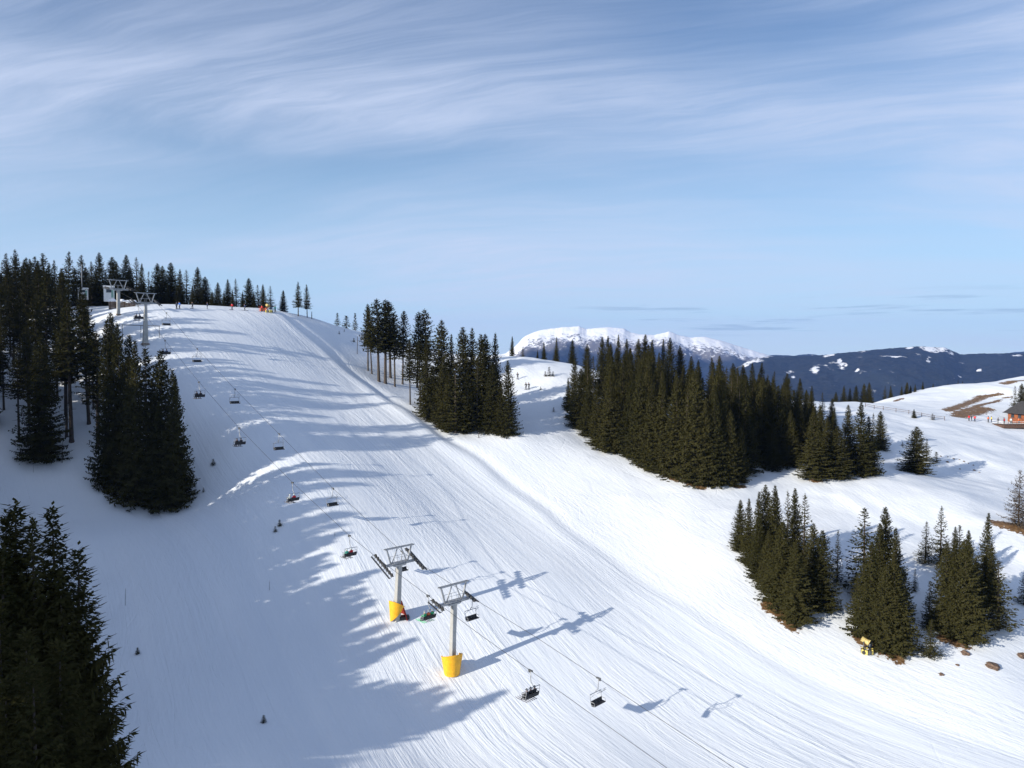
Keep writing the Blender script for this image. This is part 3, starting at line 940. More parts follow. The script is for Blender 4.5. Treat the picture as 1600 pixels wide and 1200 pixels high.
# -- middle stand right of the piste
mid = [T(575, 474, 579, 'f', 1.0), T(581, 480, 584, 'f', .9), T(592, 466, 596, 'f', 1.1), T(602, 467, 599, 'f', 1.1), T(610, 470, 590, 'f', 1.0), T(617, 487, 604, 'f', 1.0), T(629, 484, 600, 'f', 1.0), T(641, 530, 632, 'f', .9), T(652, 486, 606, 'f', 1.1), T(666, 482, 610, 'f', 1.1), T(657, 530, 637, 'f', .9), T(668, 527, 652, 'd', .8), T(689, 499, 640, 'd', .85), T(703, 521, 650, 'd', .8), T(712, 565, 676, 'o', 1.5), T(724, 510, 655, 'd', .8), T(736, 511, 655, 'd', .9), T(751, 521, 660, 'd', .8), T(760, 521, 650, 'd', .8), T(774, 519, 655, 'd', .8), T(795, 562, 679, 'd', .85), T(770, 565, 674, 'd', .9), T(745, 560, 672, 'd', .9), T(690, 560, 664, 'd', .8), T(728, 580, 675, 'd', .8), T(782, 600, 678, 'd', .8), T(676, 570, 656, 'd', .8), T(700, 580, 672, 'd', .8)]
for t_ in mid:
    t_['wf'] *= 1.14
stand(mid, 'spruces of the middle stand', 'from the piste in the stand between piste and gully')
# -- ridge over the gully
stand([T(800, 525, 226, 'd', .9), T(817, 539, 226, 'o', 1.1), T(840, 546, 226, 'd', .9), T(850, 534, 227, 'd', .9), T(869, 526, 228, 'd', .9), T(894, 530, 228, 'd', .95)], 'spruces on the saddle above the gully', 'from the middle stand on the saddle above the gully')

# -- big forest
bf_front = [T(897, 560, 656, 'd', .8), T(906, 575, 668, 'd', .8), T(918, 590, 681, 'd', .8), T(935, 595, 697, 'd', .8), T(952, 580, 705, 'd', .8), T(966, 600, 705, 'd', .8), T(888, 590, 640, 'd', .7), T(1000, 570, 722, 'd', .75), T(1018, 600, 732, 'd', .8), T(1034, 580, 738, 'd', .75), T(1056, 590, 743, 'd', .75), T(1088, 575, 753, 'd', .75), T(1118, 600, 757, 'd', .8), T(1140, 640, 755, 'd', .8), T(1155, 665, 753, 'd', .85), T(983, 585, 712, 'd', .7), T(1070, 600, 750, 'd', .75), T(1102, 620, 757, 'd', .75),
            T(1206, 664, 734, 'd', .9), T(1234, 640, 728, 'd', .9), T(1272, 634, 747, 'd', .95), T(1308, 665, 746, 'd', 1.05), T(1324, 632, 735, 'd', .9), T(1344, 627, 742, 'd', .9), T(1358, 650, 741, 'd', .95), T(1375, 642, 702, 'd', 1.0), T(1362, 645, 715, 'd', .9), T(1290, 650, 735, 'd', .9)]
for t_ in bf_front:
    t_['wf'] *= 1.22
stand(bf_front, 'spruces along the front edge of the big forest', 'from the gully along the lower edge of the big forest')
bf_sky = [T(917, 537, 200, 'd', .9), T(941, 526, 195, 'd', .85), T(951, 524, 198, 'd', .85), T(967, 522, 196, 'd', .85), T(979, 529, 200, 'd', .9), T(996, 529, 196, 'd', .9), T(1007, 522, 198, 'd', .85), T(1019, 530, 196, 'd', .9), T(1036, 529, 198, 'd', .85), T(1045, 527, 194, 'd', .85), T(1064, 540, 196, 'd', .9), T(1080, 556, 194, 'd'), T(1092, 562, 192, 'd'), T(1112, 558, 192, 'd'), T(1125, 555, 194, 'd'), T(1147, 567, 190, 'd'), T(1162, 570, 192, 'd'), T(1175, 567, 190, 'd'), T(1189, 566, 192, 'd'), T(1209, 580, 188, 'd'), T(1228, 583, 190, 'd'), T(1250, 591, 190, 'd'), T(1269, 602, 188, 'd'), T(1285, 612, 186, 'd'), T(1300, 622, 186, 'd')]
stand(bf_sky, 'spruces along the skyline of the big forest', 'from the gully along the top outline of the big forest')
bf_in = []
fx = [890, 960, 1040, 1120, 1160, 1180, 1230, 1300]
fy = [640, 702, 738, 757, 752, 742, 728, 735]
sx_ = [895, 917, 945, 1000, 1045, 1090, 1125, 1190, 1250, 1310]
sy_ = [560, 545, 530, 530, 532, 562, 558, 570, 595, 628]
tries = 0
while len(bf_in) < 58 and tries < 6000:
    tries += 1
    px_ = random.uniform(895, 1300)
    Df = cast(px_, np.interp(px_, fx, fy), height)[1]
    D = random.uniform(Df + 4, 188)
    x = ray(px_, 555)[0] * D
    z = gz(x, D)
    lim = ray(px_, np.interp(px_, sx_, sy_) + random.uniform(6, 26))[1] * D - z
    h = min(random.uniform(16, 24), lim)
    if h < 9: continue
    if any((x - q['x']) ** 2 + (D - q['y']) ** 2 < 2.8 ** 2 for q in bf_in + bf_front + bf_sky): continue
    bf_in.append(dict(x=x, y=D, z=z, h=h, k='d', wf=random.uniform(.75, .95), px=px_, top=0))
for k in range(900):
    if len(bf_in) >= 84: break
    px_ = random.uniform(1120, 1310)
    Df = cast(px_, np.interp(px_, fx, fy), height)[1]
    D = random.uniform(Df + 2, 190)
    x = ray(px_, 555)[0] * D
    z = gz(x, D)
    h = min(random.uniform(13, 22), ray(px_, np.interp(px_, sx_, sy_) + random.uniform(10, 34))[1] * D - z)
    if h < 8 or any((x - q['x']) ** 2 + (D - q['y']) ** 2 < 2.6 ** 2 for q in bf_in + bf_front + bf_sky): continue
    bf_in.append(dict(x=x, y=D, z=z, h=h, k='d', wf=random.uniform(.85, 1.05), px=px_, top=0))
stand(bf_in, 'spruces crowded inside the big forest', '', only='dense dark spruce crowded inside the big forest, only its upper crown showing')

# -- row beyond the meadow
row = [T(px_, tp, D, 'd', 1.1) for px_, tp, D in ((1306, 612, 262), (1319, 602, 264), (1328, 606, 266), (1337, 602, 264), (1350, 599, 265), (1359, 597, 265), (1383, 602, 268), (1392, 602, 268), (1409, 603, 270), (1417, 597, 271), (1423, 602, 272), (1430, 600, 272), (1442, 596, 274), (1458, 599, 276), (1481, 600, 280), (1497, 594, 282), (1504, 595, 282))]
stand(row, 'spruces along the far edge of the meadow', 'from the big forest in the row beyond the snowy meadow')
# -- lone trees on the meadow
plant(T(1431, 666, 738, 'd', 1.55), 'lone broad spruce on the open meadow uphill of the two small clumps', None, 2)
plant(T(1448, 686, 721, 'd', 1.3), 'shorter spruce touching the lone broad spruce on the meadow', None, 3)
plant(T(1463, 706, 722, 'y', 1.6), 'bush-sized spruce at the foot of the lone meadow pair', None, 4)
plant(T(1428, 639, 653, 'd', 1.4), 'tiny single spruce standing by the wooden meadow fence', None, 5)
stand([T(1586, 602, 226, 'o', 1.25), T(1598, 599, 228, 'd', 1.2), T(1606, 604, 224, 'd', 1.1)], 'spruces behind the chalet', 'from the brown patches behind the chalet roof')
plant(T(1591, 734, 822, 's', 1.15), 'sparse brownish larch on the bare brown hump at the meadow edge', None, 0)

# -- three small clumps above the lower run
clump_a = [T(1156, 781, 858, 'd', .9), T(1170, 778, 880, 'd', .8), T(1184, 767, 890, 'd', .8), T(1198, 757, 885, 'd', .8), T(1206, 757, 895, 'd', .75), T(1214, 767, 890, 'd', .8), T(1230, 765, 900, 'd', .75), T(1241, 762, 890, 'd', .75), T(1255, 770, 900, 'd', .8), T(1184, 807, 905, 'd', .9), T(1220, 814, 945, 'd', .9), T(1246, 845, 969, 'd', 1.0), T(1270, 817, 945, 'd', .85), T(1283, 828, 950, 'd', .8), T(1200, 830, 925, 'd', .9)]
for t_ in clump_a:
    t_['wf'] *= 1.25
stand(clump_a, 'spruces of the round clump beside the run', 'from the piste in the round clump beside the run')
plant(T(1308, 828, 909, 'd', .9), 'slim single spruce in the shadow between the two round clumps', None, 3)
clump_b = [T(1350, 793, 930, 'o', 1.1), T(1384, 792, 940, 'd', .8), T(1374, 817, 950, 'd', .8), T(1400, 823, 960, 'd', .8), T(1357, 845, 993, 'd', 1.0), T(1401, 866, 1018, 'd', 1.0), T(1380, 880, 1012, 'd', .95), T(1412, 890, 1000, 'd', .9), T(1340, 900, 972, 'o', 1.1)]
for t_ in clump_b:
    t_['wf'] *= 1.22
stand(clump_b, 'spruces of the clump above the snow cannon', 'from the piste in the clump above the snow cannon')
plant(T(1429, 888, 924, 'o', 1.1), 'short spruce half hidden behind the clump above the snow cannon', None, 1)
clump_c = [T(1445, 813, 880, 'o', 1.2), T(1469, 790, 884, 'd', .85), T(1490, 822, 900, 'd', .8), T(1500, 820, 900, 'o', 1.0), T(1512, 828, 905, 'd', .8), T(1537, 800, 940, 'd', .85), T(1509, 842, 998, 'd', .95), T(1477, 846, 985, 'd', .85), T(1525, 870, 975, 'd', .9), T(1490, 870, 992, 'd', .9), T(1452, 908, 985, 'o', 1.1), T(1453, 966, 1028, 'o', 1.25), T(1559, 875, 984, 'o', 1.25), T(1548, 850, 950, 'd', .8)]
for t_ in clump_c:
    t_['wf'] *= 1.22
stand(clump_c, 'spruces of the far clump below the larch', 'from the snow cannon in the clump below the brown larch')
plant(T(1600, 886, 945, 'o', 1.2), 'cut-off spruce beyond the last clump below the larch', None, 2)
# -- saplings and shrubs
for k, (px_, tp, ft, wf, lab) in enumerate((
        (333, 717, 727, 1.6, 'squat sapling alone in the shade beside the lift-side forest'),
        (318, 764, 769, 1.2, 'tiny sapling in shade near the foot of the lift-side forest'),
        (437, 812, 822, 1.5, 'taller of two dark saplings on the piste edge under the lift'),
        (430, 822, 831, 1.5, 'lower of two dark saplings on the piste edge under the lift'),
        (215, 1014, 1022, 1.6, 'small sapling beside ski tracks in the shaded hollow'),
        (412, 1123, 1129, 1.6, 'small dark sapling alone in the lower shaded hollow'),
        (530, 517, 522, 1.4, 'larger of two shrubs on the bare crest slope'),
        (538, 514, 518, 1.2, 'smaller of two shrubs on the bare crest slope'),
        (553, 528, 534, 1.6, 'dark shrub beside the first bare stems of the middle stand'),
        (858, 573, 588, 1.3, 'tallest shrub of the cluster in the gully top'),
        (852, 580, 588, 1.5, 'lower shrub of the cluster in the gully top'),
        (864, 580, 588, 1.5, 'shrub on the forest side of the gully top cluster'),
        (845, 604, 609, 1.8, 'low shrub on the sunny snow strip of the gully'),
        (865, 636, 643, 1.3, 'shrub standing near the gully corner of the big forest'),
        (881, 620, 636, 1.3, 'young spruce in front of the big forest gully corner'),
        (1366, 752 - 20, 744, 1.3, 'young spruce at the toe of the front edge near the open meadow'),
        (1410, 690, 697, 1.2, 'small shrub between the big forest and the lone spruce'),
        (1457, 646, 656, 1.6, 'shrub at the lower end of the wooden meadow fence'))):
    t = T(px_, tp, ft, 'y', wf)
    e = plant(t, lab, 'saplings and shrubs in the snow' if k < 18 else None, k)
    e.name = 'spruce_sapling'
    e['category'] = 'sapling'

# -- the wood out of the frame on the left, whose shadows fall across the run: one mass
fv, ff, n0 = [], [], 0
lowp = [spruce(21, 4.4, 0.04, 700 + k, gap=0.60, nb=(9, 11), droop=0.32, leaf=0.66, jag=0.25, sp=0.36) for k in range(2)]
arr = []
for tr, cr, _, _ in lowp:
    a_ = np.empty(len(cr.vertices) * 3, dtype=np.float32)
    cr.vertices.foreach_get('co', a_)
    arr.append(a_.reshape(-1, 3))
OFF = []


def offframe(x, y):
    return not ((y > 22 and x / y > -0.80) or (y <= 22 and x > -34) or math.hypot(x, y) < 30)


for px_, py_ in ((520, 862), (533, 880), (600, 887), (575, 907), (590, 935), (655, 994), (616, 1017), (577, 1056), (795, 1075), (740, 1088), (690, 1100), (640, 1140), (560, 1190), (500, 900), (490, 960)):
    G = cast(px_, py_, height)
    best = None
    for L in np.arange(30, 150, 1.0):
        x, y = G[0] - _az[0] * L, G[1] - _az[1] * L
        h = G[2] + L * _ta - gz(x, y)
        if offframe(x, y) and 10 < h < 30:
            q = abs(h - 21)
            if best is None or q < best[0]:
                best = (q, x, y, h / 21.0)
    if best:
        OFF.append(best[1:])
    else:
        pass
OR = 4.4


def covered(G):
    if not OFF: return False
    A = np.array(OFF)
    rx, ry = G[0] - A[:, 0], G[1] - A[:, 1]
    L = rx * _az[0] + ry * _az[1]
    perp = np.abs(rx * _az[1] - ry * _az[0])
    t = (G[2] + L * _ta - OFFZ()) / (21 * A[:, 2])
    return bool(np.any((L > 4) & (t > 0.0) & (t < 0.9) & (perp < OR * A[:, 2] * (1 - t) * 0.62)))


_oz = []


def OFFZ():
    while len(_oz) < len(OFF):
        _oz.append(gz(OFF[len(_oz)][0], OFF[len(_oz)][1]))
    return np.array(_oz)


zone = []
for py_ in range(640, 1240, 15):
    for px_ in range(4, 800, 18):
        if px_ > np.interp(py_, B_Y, B_X) - 22: continue
        if py_ < 700 and px_ > 120: continue
        if px_ < 190 and py_ > 860: continue
        if abs(py_ - np.interp(px_, [130, 430], [825, 788])) < 14 and px_ < 430: continue
        zone.append((px_ + random.uniform(-9, 9), py_ + random.uniform(-7, 7)))
random.shuffle(zone)
for t_ in near:          # the near stand stands in the same shade, all but its tips
    for f_ in (0.45, 0.62, 0.76, 0.88):
        G = np.array((t_['x'], t_['y'], t_['z'] + f_ * t_['h']))
        if covered(G): continue
        for _ in range(60):
            L = random.uniform(9, 70)
            x, y = G[0] - _az[0] * L, G[1] - _az[1] * L
            zb = gz(x, y)
            h = (G[2] + L * _ta - zb) / random.uniform(0.3, 0.8)
            if x > -24 or x / max(y, 1) > -0.8 and y > 20 or h < 8 or h > 36: continue
            tips = [shade_tip(x, y, zb + q * h) for q in (1.0, 0.8, 0.6)]
            if any(-40 < a_ < 1640 and b_ < 1230 and a_ > np.interp(b_, B_Y, B_X) for a_, b_ in tips): continue
            OFF.append((x, y, h / 21.0))
            break
for px_, py_ in zone:
    G = cast(px_, py_, height)
    if covered(G): continue
    for _ in range(70):
        L = random.uniform(20, 165)
        off = random.uniform(-1.2, 1.2)
        x, y = G[0] - _az[0] * L - _az[1] * off, G[1] - _az[1] * L + _az[0] * off
        if not offframe(x, y): continue
        zb = gz(x, y)
        f = random.uniform(0.25, 0.85)
        h = (G[2] + L * _ta - zb) / f
        if h < 6 or h > 35: continue
        if not shade_ok(x, y, zb + h, 8): continue
        OFF.append((x, y, h / 21.0))
        break
# a low bright streak reaches in between the trunks below the lift-side forest
for px_, py_ in ((215, 817), (300, 805)):
    G = cast(px_, py_, height)
    keep = []
    for q in OFF:
        rx, ry = G[0] - q[0], G[1] - q[1]
        L = rx * _az[0] + ry * _az[1]
        perp = abs(rx * _az[1] - ry * _az[0])
        t = (G[2] + L * _ta - gz(q[0], q[1])) / (21 * q[2])
        if not (L > 4 and 0 < t < 1 and perp < OR * q[2] * (1 - t) * 0.45):
            keep.append(q)
    OFF[:] = keep
_oz.clear()
# the lift-side forest goes on past the frame
for k in range(700):
    px_ = random.uniform(-330, -25); D = random.uniform(128, 205)
    x = ray(px_, 555)[0] * D
    h = random.uniform(14, 23)
    if any((x - q[0]) ** 2 + (D - q[1]) ** 2 < 4.5 ** 2 for q in OFF): continue
    if not shade_ok(x, D, gz(x, D) + h): continue
    if sum(1 for q in OFF if q[1] > 126) > 44: break
    OFF.append((x, D, h / 21.0))
for k, (x, y, s) in enumerate(OFF):
    a_ = arr[k % 2]
    th = random.uniform(0, 6.28)
    c_, s_ = math.cos(th), math.sin(th)
    V = np.stack([(a_[:, 0] * c_ - a_[:, 1] * s_) * s + x, (a_[:, 0] * s_ + a_[:, 1] * c_) * s + y, a_[:, 2] * s + gz(x, y)], 1)
    fv.append(V); n0 += len(V)
V = np.concatenate(fv)
wood_me = quads_mesh('spruce_forest', V, np.arange(len(V)).reshape(-1, 4))
tag(link('spruce_forest', wood_me, M_NEEDLE), kind='stuff')

# ------------------------------------------------------------------ chairlift
M_STEEL = mat('galvanised_steel', (0.36, 0.37, 0.38), 0.5, 0.55, var=0.25, vscale=4)
M_DARKST = mat('dark_steel', (0.095, 0.10, 0.105), 0.55, 0.4, var=0.3, vscale=6)
M_PYLON = mat('pylon_paint', (0.37, 0.37, 0.355), 0.55, 0.0, var=0.12, vscale=1.2)
M_RUBBER = mat('sheave_rubber', (0.03, 0.03, 0.032), 0.8)
M_YELLOW = mat('yellow_mat', (0.84, 0.42, 0.010), 0.5, var=0.14, vscale=1.5)
M_RED = mat('red_net', (0.42, 0.05, 0.03), 0.8, var=0.3, vscale=5)
M_BLACKPAD = mat('black_seat', (0.018, 0.018, 0.02), 0.6)
M_CABLE = mat('steel_cable', (0.07, 0.07, 0.075), 0.5, 0.5)
M_CONC = mat('weathered_wood_wall', (0.20, 0.15, 0.115), 0.9, var=0.4, vscale=2.5, bump=0.4)
M_WHITE = mat('white_wall', (0.72, 0.72, 0.70), 0.7, var=0.08)
M_GREEN = mat('green_panel', (0.20, 0.36, 0.30), 0.6, var=0.15)
M_GLASS = mat('dark_glass', (0.03, 0.04, 0.05), 0.12)
M_WOOD = mat('orange_timber', (0.27, 0.085, 0.03), 0.7, var=0.35, vscale=2.2, bump=0.3)
M_DKWOOD = mat('dark_timber', (0.09, 0.05, 0.033), 0.8, var=0.35, vscale=3)
M_ROOF = mat('grey_shingle', (0.12, 0.115, 0.115), 0.85, var=0.3, vscale=3, bump=0.4)
M_SNOWCAP = mat('heaped_snow', (0.85, 0.86, 0.89), 0.65, var=0.04, vscale=1.5, bump=0.6)
M_ROCK = mat('brown_rock', (0.13, 0.085, 0.06), 0.9, var=0.4, vscale=4, bump=0.7)
M_ORANGE = mat('orange_fabric', (0.65, 0.12, 0.04), 0.7)

KL = 0.94
LD = Vector((-KL, 1.0, 0)).normalized()          # uphill in plan
CD = Vector((LD.y, -LD.x, 0))                    # across, towards the piste
LINE0 = Vector((-7.3, 92.0, 0))
GAUGE = 2.45
HEAD = math.atan2(-LD.x, LD.y)                   # local +Y turned to uphill


def on_rope(px, py, side):
    """point of the rope plane (side -1 uphill strand, +1 downhill strand) seen through a pixel"""
    a, b = ray(px, py)
    o = LINE0 + CD * GAUGE * side
    # x = a y ; x = o.x - KL (y - o.y)
    y = (o.x + KL * o.y) / (a + KL)
    return Vector((a * y, y, b * y))


R_PX = [(935, 1060), (838, 996), (738, 934), (628, 862), (520, 763), (436, 678), (367, 608), (308, 545), (260, 489), (237, 466), (200, 448)]
L_PX = [(829, 1048), (745, 988), (669, 931), (600, 880), (546, 837), (457, 754), (374, 669), (311, 597), (258, 532), (216, 478), (205, 466), (172, 449)]
ropes = {}
for side, lst, lab in ((1, R_PX, 'thin dark haul cable carrying the empty chairs down'), (-1, L_PX, 'thin dark haul cable carrying the riders uphill')):
    P = [on_rope(a, b, side) for a, b in lst]
    d = (P[0] - P[1]).normalized()
    lo = [P[0] + d * k for k in (60, 40, 20)]
    hi_d = LD
    hi = [P[-1] + hi_d * 6 + Vector((0, 0, 0.6))]
    path = lo + P + hi
    ropes[side] = P
    m_ = MB().tube(path, 0.026, 5).build('haul_rope', M_CABLE)
    tag(m_, lab, 'cable', 'haul ropes of the chairlift')


def rope_z(side, y):
    P = sorted(ropes[side], key=lambda p_: p_.y)
    return float(np.interp(y, [p_.y for p_ in P], [p_.z for p_ in P]))


def sheave_train(parent, side, n, pitch, spread):
    """beam with wheels at one end of the crossarm; tilted to the rope's own slope"""
    b = MB()
    L = n * spread
    c, s = math.cos(pitch), math.sin(pitch)
    X = GAUGE * side
    for o_ in (-0.12, 0.12):
        b.bar((X + o_, -L / 2 * c, -L / 2 * s - 0.26), (X + o_, L / 2 * c, L / 2 * s - 0.26), 0.05, 0.10)
    b.box((X, 0, -0.22), (0.34, 0.5, 0.3))
    # catch frames and the walkway beside the wheels
    for k in range(0, n + 1):
        y = -L / 2 + L * k / n
        b.bar((X + 0.16 * side, y * c, y * s - 0.26), (X + 0.5 * side, y * c, y * s - 0.42), 0.04)
    b.bar((X + 0.5 * side, -L / 2 * c, -L / 2 * s - 0.42), (X + 0.5 * side, L / 2 * c, L / 2 * s - 0.42), 0.22, 0.05)
    tr = b.build('sheave_train', M_DARKST, parent)
    wm = None
    for k in range(n):
        y = -L / 2 + spread * (k + 0.5)
        if wm is None:
            wb = MB().tube([(-0.07, 0, 0), (0.07, 0, 0)], 0.25, 12)
            w0 = wb.build('sheave', M_RUBBER, tr)
            wm = w0
        else:
            w0 = wm.copy()
            COL.objects.link(w0)
            w0.parent = tr
        w0.location = (X, y * c, y * s - 0.23)
    return tr


def tower(bx, bpy_, y_line, r0, r1, lean, n, spread, pitch, label, yellow=None):
    x = LINE0.x - KL * (y_line - LINE0.y)
    zb = gz(x, y_line) if bpy_ is None else ray(bx, bpy_)[1] * y_line
    zb = min(zb, gz(x, y_line) + 0.1)
    zr = 0.5 * (rope_z(1, y_line + CD.y * GAUGE) + rope_z(-1, y_line - CD.y * GAUGE))
    Ht = zr - zb
    root = empty('lift_tower', (x, y_line, zb), HEAD)
    tag(root, label, 'lift tower', 'chairlift towers')
    ly = -math.tan(lean) * Ht
    # eight-sided tapered pylon
    p_ = MB()
    rings = []
    for h, r in ((-0.8, r0), (Ht - 0.55, r1)):
        k = ly * max(h, 0) / Ht
        q = r * 0.86
        rings.append([p_.bm.verts.new((a, b + k, h)) for a, b in ((-r, -q), (-q, -r), (q, -r), (r, -q), (r, q), (q, r), (-q, r), (-r, q))])
    for k in range(8):
        p_.bm.faces.new((rings[0][k], rings[0][(k + 1) % 8], rings[1][(k + 1) % 8], rings[1][k]))
    p_.bm.faces.new(rings[1])
    p_.build('pylon', M_PYLON, root)
    # ladder on the piste side
    ld = MB()
    for sx in (-0.18, 0.18):
        ld.bar((r0 * 0.9 + 0.10, sx - 0.0, 2.4), (r1 + 0.12, sx + ly * 0.95, Ht - 0.4), 0.035)
    for k in range(int((Ht - 3) / 0.33)):
        h = 2.6 + 0.33 * k
        f = h / Ht
        xx = (r0 * 0.9 + 0.10) * (1 - f) + (r1 + 0.12) * f
        ld.bar((xx, -0.18 + ly * f, h), (xx, 0.18 + ly * f, h), 0.03)
    ld.build('ladder', M_STEEL, root)
    head = empty('crosshead', (0, ly, Ht), 0)
    head.parent = root
    # crossarm, with work frame over it
    a = MB()
    a.box((0, 0, -0.42), (2 * GAUGE - 0.3, 0.34, 0.30))
    a.box((0, 0, -0.62), (1.7, 0.42, 0.25), taper=1.25)
    a.box((0, -0.0, -0.24), (2.6, 0.9, 0.05))
    a.build('crossarm', M_STEEL, head, bevel=0.02)
    g = MB()
    topz = 1.75
    for yy in (-0.16, 0.16):
        g.bar((-2.3, yy, topz), (2.3, yy, topz), 0.09, 0.14)
    for k in (-1, 1):
        g.bar((1.35 * k, 0, -0.25), (1.95 * k, 0, topz), 0.17)
        g.bar((1.15 * k, 0, -0.25), (0.25 * k, 0, topz), 0.11)
    for xx in (-2.2, -1.1, 0, 1.1, 2.2):
        g.bar((xx, -0.2, topz), (xx, 0.2, topz), 0.07)
    g.build('work_frame', M_STEEL, head)
    rl = MB()
    for yy in (-0.45, 0.45):
        rl.bar((-1.1, yy, 0.55), (1.1, yy, 0.55), 0.035)
        for xx in (-1.1, 0, 1.1):
            rl.bar((xx, yy, -0.22), (xx, yy, 0.55), 0.035)
    rl.build('guard_rail', M_STEEL, head)
    for side in (-1, 1):
        sheave_train(head, side, n, pitch, spread)
    # clamp plate at the foot
    if yellow is None:
        MB().box((0, 0, 0.05), (r0 * 2.6, r0 * 2.6, 0.3), taper=0.9).build('footing', M_CONC, root)
    return root, Ht


def padding(root, R0, R1, H, a0, a1, zoff=0.0, tilt=(0, 0, 0), loc=(0, 0, 0), torn=0.0):
    """curved thick mat wrapped round part of a pylon"""
    b = MB()
    n, m = 22, 5
    grid = {}
    for i in range(n + 1):
        a = a0 + (a1 - a0) * i / n
        for j in range(m + 1):
            f = j / m
            top = H * (1 + 0.10 * math.cos((a - (a0 + a1) / 2) * 1.3) - 0.05)
            q_ = i / n
            low_ = torn * H * 0.62 * q_ ** 1.6
            top = top * (1 - 0.30 * torn * q_)
            for k, th in ((0, 0), (1, 0.16)):
                r = R0 + (R1 - R0) * f + th
                grid[i, j, k] = b.bm.verts.new((r * math.cos(a), r * math.sin(a), zoff + low_ + (top - low_) * f - 0.25))
    for i in range(n):
        for j in range(m):
            b.bm.faces.new((grid[i, j, 1], grid[i + 1, j, 1], grid[i + 1, j + 1, 1], grid[i, j + 1, 1]))
            b.bm.faces.new((grid[i, j, 0], grid[i, j + 1, 0], grid[i + 1, j + 1, 0], grid[i + 1, j, 0]))
        for j in (0, m):
            b.bm.faces.new((grid[i, j, 0], grid[i + 1, j, 0], grid[i + 1, j, 1], grid[i, j, 1]))
    for i in (0, n):
        for j in range(m):
            b.bm.faces.new((grid[i, j, 0], grid[i, j, 1], grid[i, j + 1, 1], grid[i, j + 1, 0]))
    o = b.build('padding_mat', M_YELLOW, root, smooth_shade=False)
    o.rotation_euler = tilt
    o.location = loc
    o['label'] = 'yellow padded mat'
    # dark printed badge on the mat
    am = a0 + (a1 - a0) * 0.36
    bd = MB()
    rr = R0 + (R1 - R0) * 0.8 + 0.175
    w_, hh = 0.20, 0.09
    for k in range(1):
        pts_ = []
        for da, dzz in ((-1, -1), (1, -1), (1, 1), (-1, 1)):
            aa = am + da * w_ / rr
            pts_.append((rr * math.cos(aa), rr * math.sin(aa), zoff + H * 0.78 + dzz * hh))
        bd.poly(pts_)
    bd.build('printed_badge', mat('badge_print', (0.45, 0.22, 0.03), 0.6), o)
    return o


t2, H2 = tower(702, 1050, 92.0, 0.34, 0.27, math.radians(2.5), 4, 0.62, math.radians(17), 'grey lift tower wrapped in a round yellow mat, nearest the camera', yellow=1)
t1, H1 = tower(611, 966, 100.5, 0.42, 0.28, math.radians(5), 8, 0.58, math.radians(26), 'grey lift tower with torn yellow mat beside red netting and long wheel trains', yellow=1)
t3, H3 = tower(222, 536, 171.0, 0.58, 0.20, math.radians(4), 6, 0.6, math.radians(20), 'tapered grey lift tower standing on the upper piste beside the forest')
t4, H4 = tower(187, 489, 184.6, 0.36, 0.29, math.radians(1), 6, 0.6, math.radians(10), 'uppermost grey lift tower in front of the station retaining wall')
# local frame: +Y uphill (away and to the left), +X across to the piste; the sun comes over local -X
padding(t2, 0.78, 1.16, 2.6, math.radians(135), math.radians(365))
MB().box((0.75, 0.55, 0.55), (0.25, 1.1, 1.5), rot=(0, 0, 0.5)).build('side_pad', M_DARKST, t2, bevel=0.05)
padding(t1, 0.72, 1.0, 2.8, math.radians(165), math.radians(300), tilt=(math.radians(-5), math.radians(6), 0), torn=1.0)
nb = MB()
for a_ in range(8):
    an = math.radians(-60 + a_ * 18)
    an2 = math.radians(-60 + (a_ + 1) * 18)
    nb.bm.faces.new([nb.bm.verts.new(p_) for p_ in ((1.5 * math.cos(an), 1.5 * math.sin(an), -0.2), (1.5 * math.cos(an2), 1.5 * math.sin(an2), -0.2), (0.75 * math.cos(an2), 0.75 * math.sin(an2), 2.3), (0.75 * math.cos(an), 0.75 * math.sin(an), 2.3))])
bmesh.ops.solidify(nb.bm, geom=list(nb.bm.faces), thickness=0.05)
o_ = nb.build('safety_net', M_RED, t1); o_['label'] = 'red safety netting around the foot'
MB().box((0.9, -0.5, 0.1), (1.3, 0.9, 0.45), rot=(0, 0, -0.5)).build('foot_pad', M_BLACKPAD, t1, bevel=0.06)


